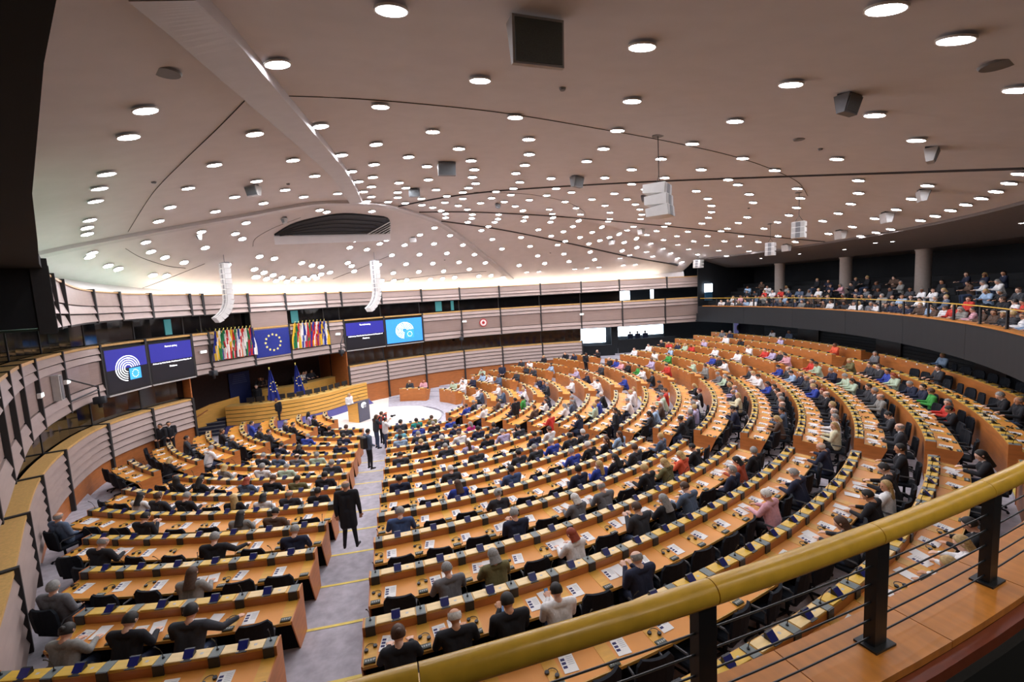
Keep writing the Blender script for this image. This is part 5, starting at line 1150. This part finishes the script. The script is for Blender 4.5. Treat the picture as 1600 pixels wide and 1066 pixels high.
def cluster(cx, cy, y0, y1, wpx, label, yaw):
    X = on_ceiling(cx, cy); dep = (X - CAM) @ FW; zt = atdepth_z(cx, y0, X) - X[2]; zb = atdepth_z(cx, y1, X) - X[2]; w = wpx * dep / FPX; H = (zt - zb) / 3
    r = link('speaker_cluster', None, loc=X, rz=yaw, label=label, cat='loudspeaker', group='hanging loudspeaker clusters')
    mb = MB(); mb.lathe([(.001, -.02), (.16, -.02), (.16, .02), (.001, .02)], 16); link('ceiling_plate', mb.mesh('ceiling_plate', M_MGREY), r)
    mb = MB(); mb.tube([(0, 0, 0), (0, 0, zt + .25)], .012, 5); mb.tube([(0, 0, zt + .25), (-w * .3, 0, zt)], .01, 4); mb.tube([(0, 0, zt + .25), (w * .3, 0, zt)], .01, 4); link('cable', mb.mesh('cable', M_POST), r)
    for i in range(3):
        a = .07 * (i - 1); mb = MB(); mb.prism([(-w * .4, 0), (w * .45, -H * .12), (w * .45, -H * .85), (-w * .4, -H * .96)], -w / 2, w / 2, 0, 'x')
        mb.box(-w * .48, w * .48, -w * .42, -w * .4, -H * .93, -.02, 1); mb.box(-w * .18, w * .18, -w * .43, -w * .42, -H * .93, -.02, 2)
        link('cabinet', mb.mesh('cabinet', [M_WHITE, M_LGREY, M_MGREY]), r, loc=(0, -a * w * .5, zt - i * H), rot=(-a, 0, 0))
cluster(1028, 212, 288, 341, 40, 'large white loudspeaker cluster hanging on a cable near the ceiling centre', math.radians(40))
cluster(1249, 301, 346, 373, 18, 'white loudspeaker cluster hanging near the right gallery', math.radians(-60))
cluster(1204, 350, 379, 400, 13, 'white loudspeaker cluster hanging over the far right blocks', math.radians(-60))
cluster(1091, 399, 406, 419, 12, 'smallest white loudspeaker cluster hanging by the far band end', math.radians(-70))
# ------------------------------------------------------------------ balcony rail
RR, ZR = 27.93, 3.75
rail = link('balcony_rail', None, loc=pol(RR, math.radians(20), 3.1), label='yellow wooden handrail on black posts along the balcony edge', cat='railing')
ro = pol(RR, math.radians(20), 3.1)
def apx(px, py, z):
    X = atz(px, py, z); return math.atan2(X[0], -X[1])
joints = [math.radians(-8), apx(655, 1060, ZR), apx(1127, 938, ZR), apx(1395, 848, ZR)]
stepj = joints[-1] - joints[-2]
while joints[-1] < math.radians(98): joints.append(joints[-1] + max(stepj, math.radians(1.6)))
for a, b in zip(joints[:-1], joints[1:]):
    n = max(2, int((b - a) * RR / .3)); mb = MB(); mb.tube([pol(RR, t, ZR) - ro for t in np.linspace(a + .0001, b - .0001, n + 1)], .058 if a < math.radians(22) else .021, 18 if a < math.radians(22) else 8); link('handrail', mb.mesh('handrail', M_RAILW), rail)
pa = [apx(1375, 1005, 3.12), apx(1548, 905, 3.12)]; dp = pa[1] - pa[0]; posts = [pa[0] + dp * i for i in range(-2, 8)]
t = posts[-1] + dp
while t < math.radians(98): posts.append(t); t += dp * 1.6
for t in posts:
    c = pol(RR, t, 3.1) - ro; mb = MB(); mb.prism([(-.03, 0), (.03, 0), (.03, .62), (-.03, .62)], -.05, .05, 0, 'x'); mb.box(-.085, .085, -.06, .06, 0, .012)
    link('post', mb.mesh('post', M_BLACK), rail, loc=c, rz=t)
for i in range(5):
    z = 3.15 + i * .105; mb = MB(); mb.tube([pol(RR, t, z) - ro for t in np.linspace(math.radians(-8), math.radians(98), 160)], .0055, 5); link('cable', mb.mesh('cable', M_BLACK), rail)
plank = link('trim_1', None, kind='structure', label='wooden planks capping the balcony edge') if False else link('trim_1', None, kind='structure', label='wooden planks capping the balcony edge')
dpl = math.radians(1.9); t0 = math.radians(-8)
j0 = apx(1245, 1045, 3.1)
t0 = j0 - dpl * math.ceil((j0 - t0) / dpl)
while t0 < math.radians(98):
    r = [pol(27.74, 0)[1], 0]
    mb = MB(); o = pol(27.9, t0 + dpl / 2, 3.06)
    prof = [(27.74, 3.055), (28.1, 3.055), (28.1, 3.10), (27.74, 3.10)]
    mb.loft([[pol(r_, a, z) - o for r_, z in prof] for a in np.linspace(t0 + .00012, t0 + dpl - .00012, 4)], True, True); link('plank', mb.mesh('plank', M_RAILPLANK), plank, loc=o)
    t0 += dpl
arcmesh([(28.1, 2.98), (28.16, 2.98), (28.16, 3.05), (28.1, 3.05)], -8, 98, mat('redwood', '#7c3a22', .4, var=.12), 'edge_board', plank)
arcmesh([(28.12, 2.4), (28.2, 2.4), (28.2, 2.98), (28.12, 2.98)], -8, 98, M_DARK, 'parapet_lining', plank)
# ------------------------------------------------------------------ spectators in the gallery
GT = ['white', 'black', 'charcoal', 'lightblue', 'navy', 'brown', 'white', 'grey', 'black', 'charcoal', 'floral', 'black', 'steel', 'brown', 'charcoal', 'white', 'pink', 'navy', 'black', 'red']
SPT = []
for tier in range(5):
    r = 28.75 + .9 * tier; zf = 2.4 + .34 * tier
    th = math.radians(43 + .6 * tier)
    while th < math.radians(97):
        p = pol(r, th, zf)
        pr_ = (.92, .9, .75, .55, .35)[tier]
        X = px_of(p)
        if 0 < X[0] < 1660 and random.random() < pr_:
            if not any(abs(r - 32.6) < .8 and abs(math.degrees(th) - a) < 1.4 for a in (71.3, 81.6, 92.0, 58)): SPT.append((tier, th, r, zf))
        th += random.uniform(.58, .72) / r * (1 + .15 * tier)
TN = ['front', 'second', 'third', 'fourth', 'fifth']
cnt = [0] * 5
for tier, th, r, zf in sorted(SPT, key=lambda t: (t[0], t[1])):
    f = random.random() < .5; top = random.choice(GT); cnt[tier] += 1
    pose = random.choice(['fem_turned', 'fem_write']) if f else random.choice(['upright', 'turned', 'back', 'phone'])
    add_person(pose, pol(r, th, zf - .12), th + random.uniform(-.4, .4), top, random.choice(['dark', 'brown', 'grey', 'blonde', 'dark']), random.choice(['long', 'bob']) if f else 'short',
               'spectator in %s, %s gallery row, number %s from near end' % (LETTERS.get(top, top), TN[tier], NUMW[cnt[tier] - 1]), 'spectators seated in the gallery', bottom=random.choice(['black', 'jeans', 'charcoal']), sc=random.uniform(.92, 1.0))
mb = MB(); mb.cbox(-.22, .22, -.22, .2, .3, .42, .03); mb.prism([(-.3, .3), (-.22, .3), (-.24, .85), (-.3, .85)], -.22, .22, 0, 'x'); mb.box(-.2, .2, -.2, .18, 0, .3); ME_GS = mb.mesh('gallery_seat', mat('gallery_fabric', '#23262e', .8, var=.1))
for tier, th, r, zf in SPT[:300]:
    pass
print('spectators', len(SPT))
# ------------------------------------------------------------------ the 300 nearest people one by one, the most distant ones together
QUEUE.sort(key=lambda t: (t[0], t[1]))
for d, i, a, kw in QUEUE[:300]: build_person(*a, **kw)
if len(QUEUE) > 300:
    LOWB = {}
    def low_body(pose):
        if pose not in LOWB:
            ob = bpy.data.objects.new('tmp', B[pose]['me']); COL.objects.link(ob); dc = ob.modifiers.new('d', 'DECIMATE'); dc.ratio = .14
            dg = bpy.context.evaluated_depsgraph_get(); LOWB[pose] = bpy.data.meshes.new_from_object(ob.evaluated_get(dg)); bpy.data.objects.remove(ob)
        return LOWB[pose]
    crowd = MB(); ml = []; mi_of = {}
    def midx(m):
        if m.name not in mi_of: mi_of[m.name] = len(ml); ml.append(m)
        return mi_of[m.name]
    for d, i, a, kw in QUEUE[300:]:
        pose, loc, rz, top, hair, style = a[:6]; me = low_body(pose); sk = random.choice(SKINS)
        bt = CLOTH[kw.get('bottom', 'black')]; mm = {0: midx(sk), 1: midx(CLOTH[top]), 2: midx(bt), 3: midx(M_SHOE), 4: midx(CLOTH[top]), 5: midx(M_EYE), 6: midx(M_LIP)}
        o = len(crowd.v); sc = kw.get('sc', 1.0); c, s = math.cos(rz) * sc, math.sin(rz) * sc
        crowd.v.extend([(loc[0] + c * v.co.x - s * v.co.y, loc[1] + s * v.co.x + c * v.co.y, loc[2] + v.co.z * sc) for v in me.vertices])
        for p in me.polygons: crowd.f.append(tuple(j + o for j in p.vertices)); crowd.m.append(mm[p.material_index]); crowd.sm.append(True)
        h = B[pose]['head']; hl = (loc[0] + c * h[0] - s * h[1], loc[1] + s * h[0] + c * h[1], loc[2] + h[2] * sc)
        append_mesh(crowd, HAIRS[style], hl, rz + B[pose]['yaw'], {0: midx(HAIRM[hair])})
    link('crowd', crowd.mesh('crowd', ml, fix=False), kind='stuff', label='the most distant people seated across the hall and gallery', cat='crowd')
print('people', len(QUEUE))
